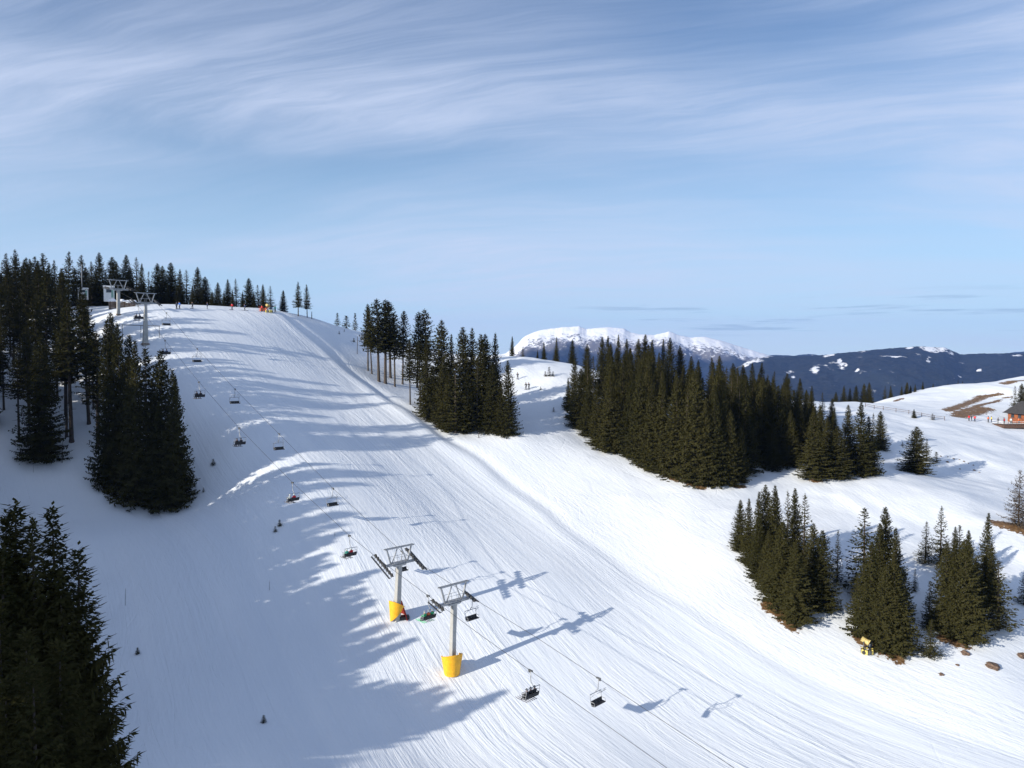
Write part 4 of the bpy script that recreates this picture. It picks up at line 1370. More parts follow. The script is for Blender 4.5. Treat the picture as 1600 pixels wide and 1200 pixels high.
# -- chairs
def chair_parts(root, bar_up):
    b = MB()
    b.box((0, 0, 0.03), (0.16, 0.62, 0.16))
    b.box((0, 0.2, -0.12), (0.10, 0.22, 0.22))
    b.build('grip', M_DARKST, root, bevel=0.02)
    b = MB()
    b.tube([(0, 0, -0.05), (0, -0.02, -0.7), (0, -0.05, -1.15), (0, -0.34, -1.42), (0, -0.40, -1.62)], 0.045, 7)
    b.build('hanger', M_STEEL, root, smooth_shade=True)
    b = MB()
    b.tube([(-0.95, -0.40, -1.62), (0.95, -0.40, -1.62)], 0.04, 6)
    for s in (-0.95, 0.95):
        b.tube([(s, -0.40, -1.62), (s, -0.36, -2.1), (s, -0.25, -2.66), (s, 0.30, -2.68)], 0.032, 6)
        b.tube([(s, -0.30, -2.35), (s, 0.18, -2.36), (s, 0.28, -2.62)], 0.028, 6)
    b.build('side_frame', M_STEEL, root)
    b = MB()
    for k in range(4):
        b.box((-0.72 + 0.48 * k, 0.03, -2.70), (0.45, 0.52, 0.10), rot=(math.radians(-4), 0, 0))
    b.box((0, 0.0, -2.77), (1.95, 0.42, 0.05))
    b.build('seat', M_BLACKPAD, root, bevel=0.02)
    b = MB()
    for k in range(4):
        b.box((-0.72 + 0.48 * k, -0.27, -2.47), (0.46, 0.08, 0.36), rot=(math.radians(12), 0, 0))
    b.box((0, -0.33, -2.46), (1.9, 0.04, 0.10), rot=(math.radians(12), 0, 0))
    b.build('backrest', M_BLACKPAD, root, bevel=0.02)
    b = MB()
    if bar_up:
        arc = [(-0.85, -0.36, -1.95), (-0.85, 0.15, -1.42), (-0.80, 0.42, -1.30), (0.80, 0.42, -1.30), (0.85, 0.15, -1.42), (0.85, -0.36, -1.95)]
        feet = [((-0.4, 0.42, -1.3), (-0.4, 0.55, -1.02)), ((0.4, 0.42, -1.3), (0.4, 0.55, -1.02))]
    else:
        arc = [(-0.88, -0.36, -2.0), (-0.88, 0.20, -2.18), (-0.85, 0.52, -2.30), (0.85, 0.52, -2.30), (0.88, 0.20, -2.18), (0.88, -0.36, -2.0)]
        feet = [((-0.4, 0.52, -2.3), (-0.4, 0.74, -3.12)), ((0.4, 0.52, -2.3), (0.4, 0.74, -3.12))]
    b.tube(arc, 0.025, 5)
    for f0, f1 in feet:
        b.tube([f0, f1], 0.022, 5)
        b.tube([(f1[0] - 0.25, f1[1], f1[2]), (f1[0] + 0.25, f1[1], f1[2])], 0.025, 5)
    b.build('safety_bar', M_STEEL, root)


def jacket(name, col):
    return mat(name, col, 0.75, var=0.15, vscale=6)


M_SKIN = mat('face_skin', (0.45, 0.25, 0.17), 0.6)
CLOTH = {'black': jacket('black_cloth', (0.02, 0.02, 0.024)), 'navy': jacket('navy_cloth', (0.03, 0.05, 0.13)), 'green': jacket('green_cloth', (0.04, 0.42, 0.16)), 'orange': jacket('orange_cloth', (0.72, 0.17, 0.06)),
         'red': jacket('red_cloth', (0.62, 0.02, 0.03)), 'white': jacket('white_cloth', (0.65, 0.72, 0.70)), 'blue': jacket('blue_cloth', (0.03, 0.17, 0.62)), 'teal': jacket('teal_cloth', (0.10, 0.5, 0.36)), 'yellow': jacket('yellow_cloth', (0.8, 0.6, 0.08)), 'grey': jacket('grey_cloth', (0.14, 0.14, 0.16))}

POSES = {
    # (joints: name -> (x, y, z, radius)), person faces +Y
    'sit': dict(pel=(0, 0, 0.10, .155), chest=(0, -0.06, 0.42, .185), neck=(0, -0.02, 0.60, .07), head=(0, 0.02, 0.76, .115),
                sl=(-.20, -0.04, 0.50, .085), el_=(-.30, 0.10, 0.27, .065), hl=(-.22, 0.34, 0.24, .05), sr=(.20, -0.04, 0.50, .085), er=(.30, 0.10, 0.27, .065), hr=(.22, 0.34, 0.24, .05),
                kl=(-.13, 0.46, 0.12, .085), al=(-.14, 0.52, -0.30, .07), fl=(-.14, 0.74, -0.40, .06), kr=(.13, 0.46, 0.12, .085), ar=(.14, 0.52, -0.30, .07), fr=(.14, 0.74, -0.40, .06)),
    'ski': dict(pel=(0, -0.12, 0.86, .155), chest=(0, 0.10, 1.24, .185), neck=(0, 0.18, 1.42, .07), head=(0, 0.23, 1.58, .115),
                sl=(-.20, 0.10, 1.33, .085), el_=(-.33, 0.12, 1.08, .065), hl=(-.30, 0.36, 1.00, .05), sr=(.20, 0.10, 1.33, .085), er=(.33, 0.12, 1.08, .065), hr=(.30, 0.36, 1.00, .05),
                kl=(-.13, 0.16, 0.50, .085), al=(-.14, 0.0, 0.14, .07), fl=(-.14, 0.20, 0.07, .06), kr=(.13, 0.16, 0.50, .085), ar=(.14, 0.0, 0.14, .07), fr=(.14, 0.20, 0.07, .06)),
    'stand': dict(pel=(0, 0, 0.92, .15), chest=(0, 0.0, 1.30, .18), neck=(0, 0.01, 1.50, .065), head=(0, 0.03, 1.66, .11),
                  sl=(-.20, 0, 1.40, .08), el_=(-.26, -0.03, 1.12, .06), hl=(-.25, 0.10, 0.88, .045), sr=(.20, 0, 1.40, .08), er=(.26, -0.03, 1.12, .06), hr=(.25, 0.10, 0.88, .045),
                  kl=(-.11, 0.03, 0.48, .08), al=(-.12, 0.0, 0.10, .065), fl=(-.13, 0.16, 0.05, .055), kr=(.11, 0.03, 0.48, .08), ar=(.12, 0.0, 0.10, .065), fr=(.13, 0.16, 0.05, .055)),
}
LINKS = [('pel', 'chest'), ('chest', 'neck'), ('neck', 'head'), ('chest', 'sl'), ('sl', 'el_'), ('el_', 'hl'), ('chest', 'sr'), ('sr', 'er'), ('er', 'hr'), ('pel', 'kl'), ('kl', 'al'), ('al', 'fl'), ('pel', 'kr'), ('kr', 'ar'), ('ar', 'fr')]
BODY = {}
for pname, J in POSES.items():
    keys = list(J)
    me_ = bpy.data.meshes.new('body')
    vs = [J[k][:3] for k in keys]
    ex, rad = [], [J[k][3] for k in keys]
    # a thumb on each mitten
    for h, s in (('hl', 1), ('hr', -1)):
        p_ = J[h]
        vs.append((p_[0] + 0.05 * s, p_[1] + 0.07, p_[2] + 0.03)); rad.append(0.022)
        ex.append((keys.index(h), len(vs) - 1))
        vs.append((p_[0] + 0.01 * s, p_[1] + 0.10, p_[2] - 0.02)); rad.append(0.04)
        ex.append((keys.index(h), len(vs) - 1))
    me_.from_pydata(vs, [(keys.index(a), keys.index(b)) for a, b in LINKS] + ex, [])
    ob = bpy.data.objects.new('body', me_)
    COL.objects.link(ob)
    md = ob.modifiers.new('skin', 'SKIN')
    md.use_smooth_shade = True
    for i, r in enumerate(rad):
        me_.skin_vertices[0].data[i].radius = (r, r)
    me_.skin_vertices[0].data[keys.index('pel')].use_root = True
    ob.modifiers.new('sub', 'SUBSURF').levels = 1
    bpy.context.view_layer.update()
    ev = ob.evaluated_get(bpy.context.evaluated_depsgraph_get())
    done = bpy.data.meshes.new_from_object(ev)
    bpy.data.objects.remove(ob)
    # cloth by body region: 0 trousers, 1 jacket, 2 skin, 3 gloves and boots
    P = {k: Vector(J[k][:3]) for k in keys}
    for f in done.polygons:
        c = f.center
        best, reg = 9e9, 0
        for a, b in LINKS:
            d = P[b] - P[a]
            t = max(0, min(1, (c - P[a]).dot(d) / d.length_squared))
            q = (c - P[a] - d * t).length
            if q < best:
                best = q
                if b in ('head',): reg = 2
                elif b in ('kl', 'kr', 'al', 'ar'): reg = 0
                elif b in ('fl', 'fr'): reg = 3
                elif b in ('hl', 'hr') and t > 0.75: reg = 3
                else: reg = 1
        f.material_index = reg
        f.use_smooth = True
    BODY[pname] = (done, J)


def person(pose, jk, tr, hel, label, loc, rz, skis=True, group=None, z=None):
    src, J = BODY[pose]
    me_ = src.copy()
    me_.materials.clear()
    for m_ in (CLOTH[tr], CLOTH[jk], M_SKIN, CLOTH['black']):
        me_.materials.append(m_)
    mi = np.zeros(len(src.polygons), dtype=np.int32)
    src.polygons.foreach_get('material_index', mi)
    me_.polygons.foreach_set('material_index', mi)
    root = empty('person', loc, rz)
    tag(root, label, 'person', group)
    link('body', me_, None, root)
    hx, hy, hz, hr = J['head']
    hb = MB()
    bmesh.ops.create_uvsphere(hb.bm, u_segments=12, v_segments=8, radius=hr * 1.12)
    for v_ in list(hb.bm.verts):
        if v_.co.z < -0.03 and v_.co.y > -0.02:
            v_.co.z = -0.03 + v_.co.z * 0.05
            v_.co.y = max(v_.co.y, -0.02)
        v_.co += Vector((hx, hy - 0.02, hz + 0.04))
    hb.build('helmet', CLOTH[hel], root, smooth_shade=True)
    fb = MB()
    fb.box((hx, hy + hr * 1.02, hz + 0.015), (0.15, 0.05, 0.06))
    fb.box((hx, hy + hr * 1.06, hz - 0.02), (0.025, 0.035, 0.04))
    fb.build('goggles', CLOTH['black'], root, bevel=0.012)
    if skis:
        for s in ('fl', 'fr'):
            fx_, fy_, fz_, _ = J[s]
            b = MB()
            b.tube([(fx_, fy_ - 0.95, fz_ - 0.075), (fx_, fy_ + 0.7, fz_ - 0.075), (fx_, fy_ + 0.85, fz_ - 0.02)], [0.05, 0.05, 0.03], 4)
            sk = b.build('ski', CLOTH['grey'] if jk != 'green' else CLOTH['green'], root)
    return root


WORDS = ['lowest', 'second lowest', 'third lowest', 'fourth lowest', 'fifth lowest', 'sixth lowest', 'seventh lowest', 'uppermost']
proto_up = empty('chair'); chair_parts(proto_up, True)
proto_dn = empty('chair'); chair_parts(proto_dn, False)
used = [False, False]
EMPTY_PX = [(935, 1060), (738, 934), (628, 862), (520, 763), (436, 678), (367, 608), (308, 545), (260, 489)]
RIDER_PX = [(829, 1048, ['black', 'black', 'black']), (669, 931, ['green', 'orange', 'green']), (546, 837, ['teal', 'red']), (457, 754, ['white', 'red']), (374, 669, ['black', 'black']), (311, 597, ['black', 'black']), (258, 532, ['black', 'navy']), (216, 478, ['black', 'navy'])]
EMPTY_WHERE = ['below the nearest tower', 'beside the nearest tower', 'behind the red-netted tower', 'uphill of the red-netted tower', 'over the long tree shadows', 'over the striped shade', 'below the forest corner height', 'just below the upper tower']
for i, (a, b) in enumerate(EMPTY_PX):
    c = proto_up if not used[0] else copy_tree(proto_up)
    used[0] = True
    c.location = on_rope(a, b, 1)
    c.scale = (0.94, 0.94, 0.97)
    c.rotation_euler = (0, 0, HEAD + math.pi + random.uniform(-0.04, 0.04))
    tag(c, WORDS[i] + ' empty black lift chair, bar raised, ' + EMPTY_WHERE[i], 'lift chair', 'empty chairs going down')
for i, (a, b, cols) in enumerate(RIDER_PX):
    c = proto_dn if not used[1] else copy_tree(proto_dn)
    used[1] = True
    loc = on_rope(a, b, -1)
    c.location = loc
    rz = HEAD + random.uniform(-0.03, 0.03)
    c.rotation_euler = (0, 0, rz)
    tag(c, 'lift chair carrying %s riders uphill, %s of the occupied chairs' % ('three' if len(cols) == 3 else 'two', WORDS[i]), 'lift chair', 'occupied chairs going up')
    xs = [-0.56, 0.0, 0.56] if len(cols) == 3 else [-0.45, 0.25]
    seen = {}
    for x_, cc in zip(xs, cols):
        p_ = Vector((x_, -0.02, -2.62))
        p_.rotate(Euler((0, 0, rz)))
        seen[cc] = seen.get(cc, 0) + 1
        many = cols.count(cc) > 1
        lab = 'seated skier in %s jacket on the %s occupied chair' % (cc, WORDS[i])
        if many:
            where = {1: 'outer', 2: 'second' if len(cols) == 3 and cols.count(cc) == 3 else 'piste-side', 3: 'piste-side'}[seen[cc]]
            lab = where + ' ' + lab
        person('sit', cc, 'black' if cc != 'green' else 'grey', 'black' if cc in ('black', 'navy') else 'white', lab, loc + p_, rz, True, 'riders on the chairlift')

# ------------------------------------------------------------------ top station
def face_cam(x, y):
    return math.atan2(-x, y)


wl = pt(170, 489, 191.0); wr = pt(212, 486, 193.5)
wtop = ray(190, 471)[1] * 191
root = empty('retaining_wall', ((wl[0] + wr[0]) / 2, (wl[1] + wr[1]) / 2, wl[2]), math.atan2(wr[1] - wl[1], wr[0] - wl[0]))
tag(root, 'dark timber retaining wall below the lift station, snow on top', 'wall')
Lw = math.hypot(wr[0] - wl[0], wr[1] - wl[1]); Hw = wtop - wl[2]
b = MB()
for k in range(7):
    b.box((0, 0, -0.6 + (Hw + 0.6) * (k + 0.5) / 7), (Lw, 0.45, (Hw + 0.6) / 7 - 0.04))
b.build('planking', M_CONC, root)
for k in range(6):
    MB().box((-Lw / 2 + 0.4 + (Lw - 0.8) * k / 5, -0.31, Hw / 2 - 0.3), (0.16, 0.14, Hw + 0.6)).build('post', M_DKWOOD, root)
sb = MB()
for k in range(9):
    sb.box((-Lw / 2 + Lw * (k + 0.5) / 9, 0.9 + 0.1 * math.sin(k), Hw + 0.22 + 0.14 * math.sin(k * 1.9)), (Lw / 9 + 0.5, 2.6, 0.55 + 0.2 * math.sin(k * 2.3)), taper=0.75)
sb.build('snow_cap', M_SNOWCAP, root, bevel=0.12, smooth_shade=True)


def cabin(px0, px1, pytop, pybot, D, name, label, side_mat):
    a = pt(px0, pybot, D); c_ = pt(px1, pybot, D)
    W_ = c_[0] - a[0]
    Hc = (ray(px0, pytop)[1] - ray(px0, pybot)[1]) * D
    r_ = empty(name, ((a[0] + c_[0]) / 2, D, a[2]), 0.45)
    tag(r_, label, 'cabin')
    W_ *= 0.85
    MB().box((0, 0, Hc * 0.46 - 0.4), (W_, W_ * 0.9, Hc * 0.92 + 0.8)).build('wall', M_WHITE, r_)
    MB().box((W_ * 0.5 + 0.03, 0, Hc * 0.42), (0.06, W_ * 0.86, Hc * 0.8)).build('side_panel', side_mat, r_)
    MB().box((0, 0, Hc * 0.96), (W_ * 1.12, W_ * 1.02, Hc * 0.08)).build('roof', M_SNOWCAP, r_, bevel=0.04)
    wd = MB().box((0, -W_ * 0.45 - 0.03, Hc * 0.6), (W_ * 0.5, 0.06, Hc * 0.28)).build('window', M_GLASS, r_)
    MB().box((0, -W_ * 0.45 - 0.035, Hc * 0.44), (W_ * 0.56, 0.08, 0.06)).build('sill', M_STEEL, wd)
    MB().box((W_ * 0.33, -W_ * 0.45 - 0.02, Hc * 0.35), (W_ * 0.2, 0.05, Hc * 0.62)).build('door', M_GREEN, r_)
    return r_


cabin(162, 179, 447, 466, 197.5, 'lift_cabin', 'white lift operator cabin with green side behind the uppermost tower', M_GREEN)
cabin(122, 138, 450, 463, 197.0, 'lift_cabin', 'small white cabin behind the tall mast among the trees', M_STEEL)
m0 = pt(128.5, 470, 193.0); mt = pt(128.5, 414, 193.0)
root = empty('mast', tuple(m0))
tag(root, 'tall thin steel mast rising before the forest near the station', 'mast')
MB().tube([(0, 0, -1.5), (0, 0, mt[2] - m0[2])], [0.09, 0.05], 6).build('pole', M_STEEL, root)
MB().tube([(-0.2, 0, mt[2] - m0[2]), (0.2, 0, mt[2] - m0[2] + 0.1)], 0.06, 6).build('wind_gauge', M_DARKST, root)

# safety net boom across the upper lift line
na = pt(190, 507.5, 174.5); nb_ = pt(250, 509.5, 174.5)
root = empty('net_boom', tuple(na))
tag(root, 'thin dark boom spanning the snow behind the tapered upper tower', 'boom')
dv = nb_ - na
MB().tube([(0, 0, 0), tuple(dv)], 0.09, 6).build('boom', M_DARKST, root)
for f in (0.02, 0.5, 0.98):
    p_ = na + dv * f
    h = gz(p_[0], p_[1]) - p_[2]
    MB().tube([tuple(dv * f), (dv[0] * f, dv[1] * f, min(h, -0.2) - 0.3)], 0.06, 5).build('post', M_DARKST, root)


# -- snow cannons
M_PALEY = mat('pale_yellow_pad', (0.72, 0.58, 0.14), 0.6, var=0.25, vscale=4)


def snow_cannon(px, py, rz, s, label):
    p_ = cast(px, py, height)
    r_ = empty('snow_cannon', tuple(p_), rz)
    r_.scale = (s, s, s)
    tag(r_, label, 'snow cannon', 'snow cannons')
    b = MB()
    n = 14
    ring = []
    for k in range(5):
        yk = (-0.55, -0.35, 0.0, 0.4, 0.6)[k]
        rk = (0.46, 0.40, 0.36, 0.37, 0.42)[k]
        ring.append([(rk * math.cos(a * 2 * math.pi / n), yk, rk * math.sin(a * 2 * math.pi / n)) for a in range(n)])
    vs = [[b.bm.verts.new(q) for q in rg] for rg in ring]
    for A, B in zip(vs, vs[1:]):
        for k in range(n):
            b.bm.faces.new((A[k], A[(k + 1) % n], B[(k + 1) % n], B[k]))
    bmesh.ops.solidify(b.bm, geom=list(b.bm.faces), thickness=0.05)
    br = b.build('barrel', mat('pale_yellow_paint', (0.80, 0.66, 0.28), 0.5), r_, smooth_shade=True)
    br.location = (-0.25, 0.1, 1.75)
    br.rotation_euler = (math.radians(22), 0, math.radians(25))
    fb = MB()
    for a in range(6):
        an = a * math.pi / 3
        fb.bar((0, -0.3, 0), (0.34 * math.cos(an), -0.3, 0.34 * math.sin(an)), 0.10, 0.03)
    fb.tube([(0, -0.36, 0), (0, -0.1, 0)], 0.1, 8)
    fb.build('fan', M_DARKST, br)
    b = MB()
    for s_ in (-0.48, 0.48):
        b.bar((-0.25 + s_, 0.05, 0.95), (-0.25 + s_, 0.05, 1.78), 0.07, 0.12)
    b.box((-0.25, 0.05, 0.92), (1.04, 0.14, 0.1))
    b.tube([(-0.25, 0.05, 0.35), (-0.25, 0.05, 0.92)], 0.09, 8)
    b.build('fork', M_DARKST, r_)
    MB().box((0.62, 0.1, 1.15), (0.6, 0.5, 0.75)).build('control_box', mat('blue_grey_box', (0.07, 0.10, 0.14), 0.5), r_, bevel=0.05)
    MB().box((0.62, 0.1, 1.62), (0.56, 0.55, 0.45)).build('cover', M_BLACKPAD, r_, bevel=0.1)
    MB().tube([(0.1, -0.25, 1.28), (0.1, -0.34, 1.28)], 0.12, 10).build('lamp', M_WHITE, r_)
    b = MB()
    b.bar((-0.9, 0, 0.32), (0.9, 0, 0.32), 0.09, 0.12)
    b.bar((0, -0.7, 0.32), (0, 0.7, 0.32), 0.09, 0.12)
    b.build('base_frame', M_DARKST, r_)
    for k in range(9):
        an = k * 2 * math.pi / 9 + 0.2
        o_ = MB().box((0, 0, 0), (0.36, 0.16, 0.66)).build('safety_pad', (M_PALEY if k % 3 else M_DARKST), r_, bevel=0.03)
        o_.location = (0.85 * math.cos(an), 0.72 * math.sin(an), 0.28)
        o_.rotation_euler = (0, 0, an + math.pi / 2)
    for s_ in (-1, 1):
        w_ = MB().tube([(-0.07, 0, 0), (0.07, 0, 0)], 0.26, 12).build('wheel', M_RUBBER, r_)
        w_.location = (0.98 * s_, -0.15, 0.26)
    return r_


snow_cannon(1355, 1020, 0.5, 0.88, 'yellow snow cannon with dark frame at the foot of the small clump')
snow_cannon(420, 488, 0.3, 1.0, 'yellow snow cannon on the summit edge beside red netting')
p_ = cast(411, 487, height)
root = empty('safety_fence', tuple(p_))
tag(root, 'orange red safety netting beside the summit snow cannon', 'fence')
b = MB()
for k in range(6):
    b.box((-0.75 + 0.3 * k, 0.05 * math.sin(k * 2), 0.6), (0.29, 0.03, 0.85))
b.build('netting', M_ORANGE, root)
for x_ in (-1.1, 0, 1.1):
    MB().tube([(x_, 0.06, -0.3), (x_, 0.06, 1.5)], 0.035, 5).build('post', M_RED, root)

# -- people on the snow
for px, py, jk, lab, pose, rz in ((281, 482, 'blue', 'skier in bright blue jacket at the piste top before the dark trees', 'ski', 2.6), (276, 483, 'grey', 'skier in grey close beside the one in bright blue', 'stand', 1.0),
                                  (301, 482, 'black', 'skier in black standing alone at the piste top', 'ski', 3.0), (324, 483, 'navy', 'small dark figure where the summit row breaks', 'stand', 2.0), (363, 484, 'red', 'skier in red jacket alone at the piste top', 'ski', 2.8),
                                  (383, 485, 'navy', 'skier in navy jacket between the red skier and the snow cannon', 'ski', 2.2), (409, 487, 'red', 'person in red standing at the summit netting', 'stand', 2.4), (430, 488, 'teal', 'person in teal jacket just past the summit snow cannon', 'stand', 3.0)):
    p_ = cast(px, py, height)
    person(pose, jk, 'black', 'black', lab, tuple(p_), rz, pose == 'ski', 'skiers at the piste top')
for px, py, lab in ((822, 608, 'dark skier in the shaded gully, nearer the middle stand'), (826.5, 608, 'dark skier in the shaded gully, nearer the big forest'), (809, 592, 'lone dark skier higher up the shaded gully')):
    p_ = cast(px, py, height)
    person('ski', 'black', 'black', 'black', lab, tuple(p_), 2.8, True, 'skiers in the gully')

# -- marker poles and dead stems in the snow
for px, top, bot, r, lab in ((196, 920, 946, 0.025, 'thin piste marker pole in the shaded hollow by the near stand'), (421, 908, 922, 0.025, 'short piste marker pole at the edge of the tree shadows'), (97, 690, 723, 0.05, 'dead bare stem beside the forest front'), (52, 726, 738, 0.02, 'thin stick in shaded snow below the forest'), (558, 526, 553, 0.09, 'dead broken stem in front of the first middle stand trunks'),
                             (487, 487, 498, 0.12, 'short dark post past the last summit spruces'), (748, 676, 684, 0.10, 'short dark stump post below the middle stand'), (523, 832, 838, 0.03, 'tiny marker stick on the piste above the red-netted tower')):
    p_ = cast(px, bot, height)
    h = ray(px, top)[1] * p_[1] - p_[2]
    root = empty('marker_pole' if r < 0.04 else 'dead_stem', tuple(p_))
    tag(root, lab, 'pole' if r < 0.04 else 'dead stem')
    MB().tube([(0, 0, -0.3), (0.02 * h, 0, h * 0.6), (0.03 * h, 0, h)], [r, r * 0.9, r * 0.6], 6).build('pole' if r < 0.04 else 'stem', M_DARKST if r < 0.04 else M_BARK, root)
    MB().tube([(0.03 * h, 0, h - 0.02), (0.03 * h, 0, h + 0.06)], [r * 0.8, r * 0.3], 6).build('tip', M_RED if r < 0.04 else M_BARK, root)

# -- rocks
for k, (px, py, s, lab) in enumerate(((1508, 1021, 0.55, 'brown rock below the last clump, uppermost of the scattered rocks'), (1551, 1041, 0.75, 'largest brown rock on the lower meadow snow'), (1557, 1046, 0.28, 'small stone touching the largest brown rock'), (1496, 1039, 0.22, 'tiny stone halfway between the two brown rocks'), (1471, 1054, 0.3, 'small stone nearest the lower run'), (1596, 1025, 0.6, 'pointed rock beyond the largest brown rock'), (1504, 1010, 0.3, 'small dark stone just above the uppermost brown rock'))):
    p_ = cast(px, py, height)
    b = MB()
    bmesh.ops.create_icosphere(b.bm, subdivisions=3, radius=s)
    r_ = random.Random(k)
    ph = [r_.uniform(0, 6) for _ in range(3)]
    for v_ in b.bm.verts:
        c = v_.co / s
        f = 1 + 0.22 * math.sin(3 * c.x + ph[0]) * math.sin(2.6 * c.y + ph[1]) + 0.10 * math.sin(7 * c.z + 5 * c.x + ph[2])
        v_.co = v_.co * f
        v_.co.z *= 0.6
    o_ = b.build('rock', M_ROCK, loc=tuple(p_ + np.array((0, 0, s * 0.02))))
    tag(o_, lab, 'rock', 'rocks on the lower meadow')

for k, (px, py, s) in enumerate(((1470, 713, .22), (1481, 714, .16), (1490, 717, .25), (1499, 718, .18), (1506, 721, .24), (1513, 724, .16), (1521, 727, .2), (1500, 733, .2), (1522, 735, .32), (1530, 738, .2), (1480, 722, .35))):
    p_ = cast(px, py, height)
    b = MB()
    bmesh.ops.create_icosphere(b.bm, subdivisions=2, radius=s)
    for v_ in b.bm.verts:
        v_.co *= 1 + 0.35 * math.sin(9 * v_.co.x / s + k) * math.sin(5 * v_.co.y / s)
        v_.co.z *= 0.7
    tag(b.build('rock', M_ROCK, loc=tuple(p_)), 'small dark stone in the speckled line past the lone broad spruce', 'rock', 'stones in the speckled line')

# ------------------------------------------------------------------ chalet, terrace and fence on the meadow
cb = pt(1577, 667, 212.0)
root = empty('chalet', (cb[0] + 11.0, 217.0, gz(cb[0] + 3, 213)), 0.18)
tag(root, 'orange timber chalet with grey roof at the meadow edge', 'chalet')
W_, D_, H_ = 10.5, 9.0, 4.1
MB().box((0, 0, 0.2), (W_ + 0.2, D_ + 0.2, 1.4)).build('foundation', M_DKWOOD, root)
b = MB()
for k in range(14):
    b.box((0, 0, 0.9 + (H_ - 0.9) * (k + 0.5) / 14), (W_, D_, (H_ - 0.9) / 14 - 0.03))
b.box((0, 0, 2.4), (W_ - 0.12, D_ - 0.12, 3.3))
b.build('wall', M_WOOD, root)
rf = MB()
ex, ey, rz_ = W_ / 2 + 1.1, D_ / 2 + 0.9, 6.9
for s in (-1, 1):
    A = [(s * ex, -ey, H_ - 0.55), (s * ex, ey, H_ - 0.55), (0, ey, rz_), (0, -ey, rz_)]
    vs = [rf.bm.verts.new(q) for q in A]
    rf.bm.faces.new(vs)
bmesh.ops.solidify(rf.bm, geom=list(rf.bm.faces), thickness=0.22)
rfo = rf.build('roof', M_ROOF, root)
MB().box((1.8, 1.0, 6.9), (0.8, 0.8, 1.6)).build('chimney', M_CONC, rfo)
g = MB()
for s in (-1, 1):
    y_ = s * (D_ / 2 - 0.05)
    g.poly([(-W_ / 2, y_, H_), (W_ / 2, y_, H_), (0, y_, rz_ - 0.35)])
g.build('gable', M_DKWOOD, root)
for x_, z_ in ((-3.4, 2.9), (-1.2, 2.9), (1.2, 2.9), (3.4, 2.9)):
    wd = MB().box((x_, -D_ / 2 - 0.03, z_), (1.0, 0.08, 1.0)).build('window', M_GLASS, root)
    MB().box((x_, -D_ / 2 - 0.05, z_ - 0.6), (1.2, 0.16, 0.12)).build('sill', M_DKWOOD, wd)
for y_ in (-2.4, 0.4, 2.8):
    wd = MB().box((-W_ / 2 - 0.03, y_, 2.9), (0.08, 1.0, 1.0)).build('window', M_GLASS, root)
    MB().box((-W_ / 2 - 0.06, y_, 2.3), (0.16, 1.2, 0.1)).build('sill', M_DKWOOD, wd)
MB().box((-W_ / 2 - 0.04, -3.9, 1.9), (0.07, 0.95, 2.1)).build('door', M_DKWOOD, root)
MB().box((0, -D_ / 2 - 0.45, 2.05), (W_, 0.9, 0.14)).build('balcony', mat('pale_board', (0.55, 0.42, 0.26), 0.7), root)

# terrace beside it
tb0 = pt(1548, 663, 213.0)
tx, ty = cb[0] + 1.0, 213.0
root = empty('terrace', (tx, ty, gz(tx, ty)), 0.1)
tag(root, 'dark timber terrace with railing beside the chalet', 'terrace')
MB().box((0, 0, 0.35), (7.6, 4.6, 0.9)).build('deck', M_DKWOOD, root)
b = MB()
for zz in (1.15, 1.6):
    b.bar((-3.75, -2.25, zz), (3.75, -2.25, zz), 0.07, 0.1)
    b.bar((-3.75, -2.25, zz), (-3.75, 2.25, zz), 0.07, 0.1)
b.build('railing', M_WHITE, root)
for k in range(7):
    MB().bar((-3.75 + 1.25 * k, -2.25, 0.8), (-3.75 + 1.25 * k, -2.25, 1.68), 0.09).build('post', M_DKWOOD, root)
tz = gz(tx, ty) + 0.8
for k, (x_, y_, jk, lab) in enumerate(((-3.0, 0.8, 'grey', 'guest in grey at the corner of the chalet terrace'), (-2.1, -0.6, 'red', 'guest in red jacket on the chalet terrace'), (-1.2, 1.0, 'black', 'guest in black in the middle of the chalet terrace'), (-0.2, -0.4, 'white', 'guest in white on the chalet terrace'), (0.8, 0.9, 'navy', 'guest in navy on the terrace near the chalet wall'), (1.9, -0.5, 'orange', 'guest in orange on the terrace by the chalet door'))):
    person('stand', jk, 'black', 'grey', lab, (tx + x_, ty + y_, tz), 0.7 * k, False, 'guests on the terrace')
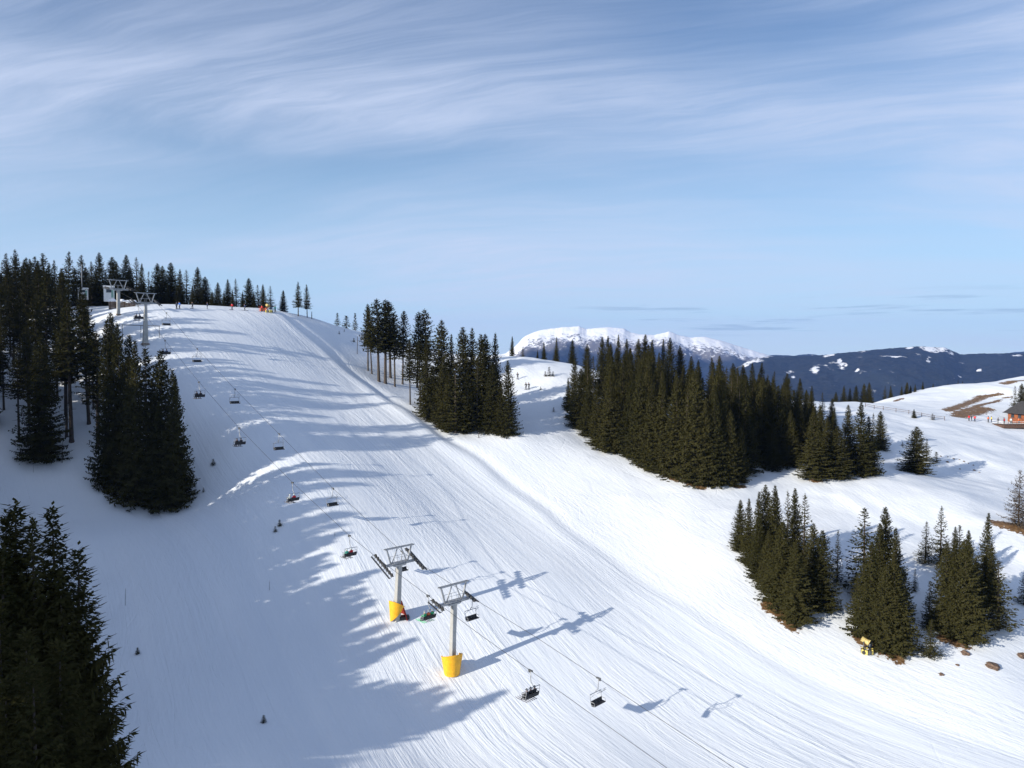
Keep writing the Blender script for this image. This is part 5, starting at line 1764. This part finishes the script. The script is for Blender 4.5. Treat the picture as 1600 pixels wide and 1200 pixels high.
for k, (px, py, jk, lab) in enumerate(((1514, 658, 'red', 'person in red at the end of the meadow fence'), (1518, 658, 'black', 'person in black beside the red one at the fence end'), (1523, 659, 'red', 'second person in red, by the striped barrier near the terrace'), (1544, 660, 'orange', 'person in orange walking up to the terrace'), (1549, 660, 'yellow', 'person in yellow before the terrace'))):
    p_ = cast(px, py, height)
    person('stand', jk, 'black', 'black', lab, tuple(p_), 1.1 * k, False, 'people arriving at the chalet')

# fence along the meadow
pts_px = [(1352, 636), (1380, 641), (1400, 644), (1420, 647), (1440, 651), (1460, 655), (1476, 657)]
FP = [cast(a, b_, height) for a, b_ in pts_px]
root = empty('wooden_fence', tuple(FP[0]))
tag(root, 'weathered wooden post fence crossing the snowy meadow', 'fence')
dense = []
for A, B in zip(FP, FP[1:]):
    k = max(1, int(np.hypot(*(B - A)[:2]) / 2.2))
    for j in range(k):
        q = A + (B - A) * j / k
        dense.append(np.array((q[0], q[1], gz(q[0], q[1]))))
dense.append(FP[-1])
pm = None
for q in dense:
    if pm is None:
        o_ = MB().tube([(0, 0, -0.3), (0, 0, 1.15)], [0.075, 0.06], 6).build('post', M_DKWOOD, root)
        pm = o_
    else:
        o_ = pm.copy(); COL.objects.link(o_); o_.parent = root
    o_.location = tuple(q - FP[0])
for hz in (0.5, 0.95):
    MB().tube([tuple(q - FP[0] + np.array((0, 0.05, hz))) for q in dense], 0.045, 5).build('rail', M_DKWOOD, root)

# ------------------------------------------------------------------ air
HAZE = 4.2e-5
if HAZE:
    hm = bpy.data.materials.new('valley_haze')
    hm.use_nodes = True
    t = NT(hm.node_tree)
    vol = t.node('ShaderNodeVolumePrincipled', {'Color': (0.22, 0.42, 1.0, 1), 'Density': HAZE, 'Anisotropy': 0.0})
    t.node('ShaderNodeOutputMaterial', {'Volume': vol.outputs[0]})
    zlo = min(float(GZ.min()), -335) - 1
    zhi = 420.0
    xlo, xhi, ylo, yhi = gx[0] - 5, gx[-1] + 5, gy[0] - 5, gy[-1] + 5
    hb = MB().box(((xlo + xhi) / 2, (ylo + yhi) / 2, (zlo + zhi) / 2), (xhi - xlo, yhi - ylo, zhi - zlo))
    tag(hb.build('haze', hm), kind='stuff')
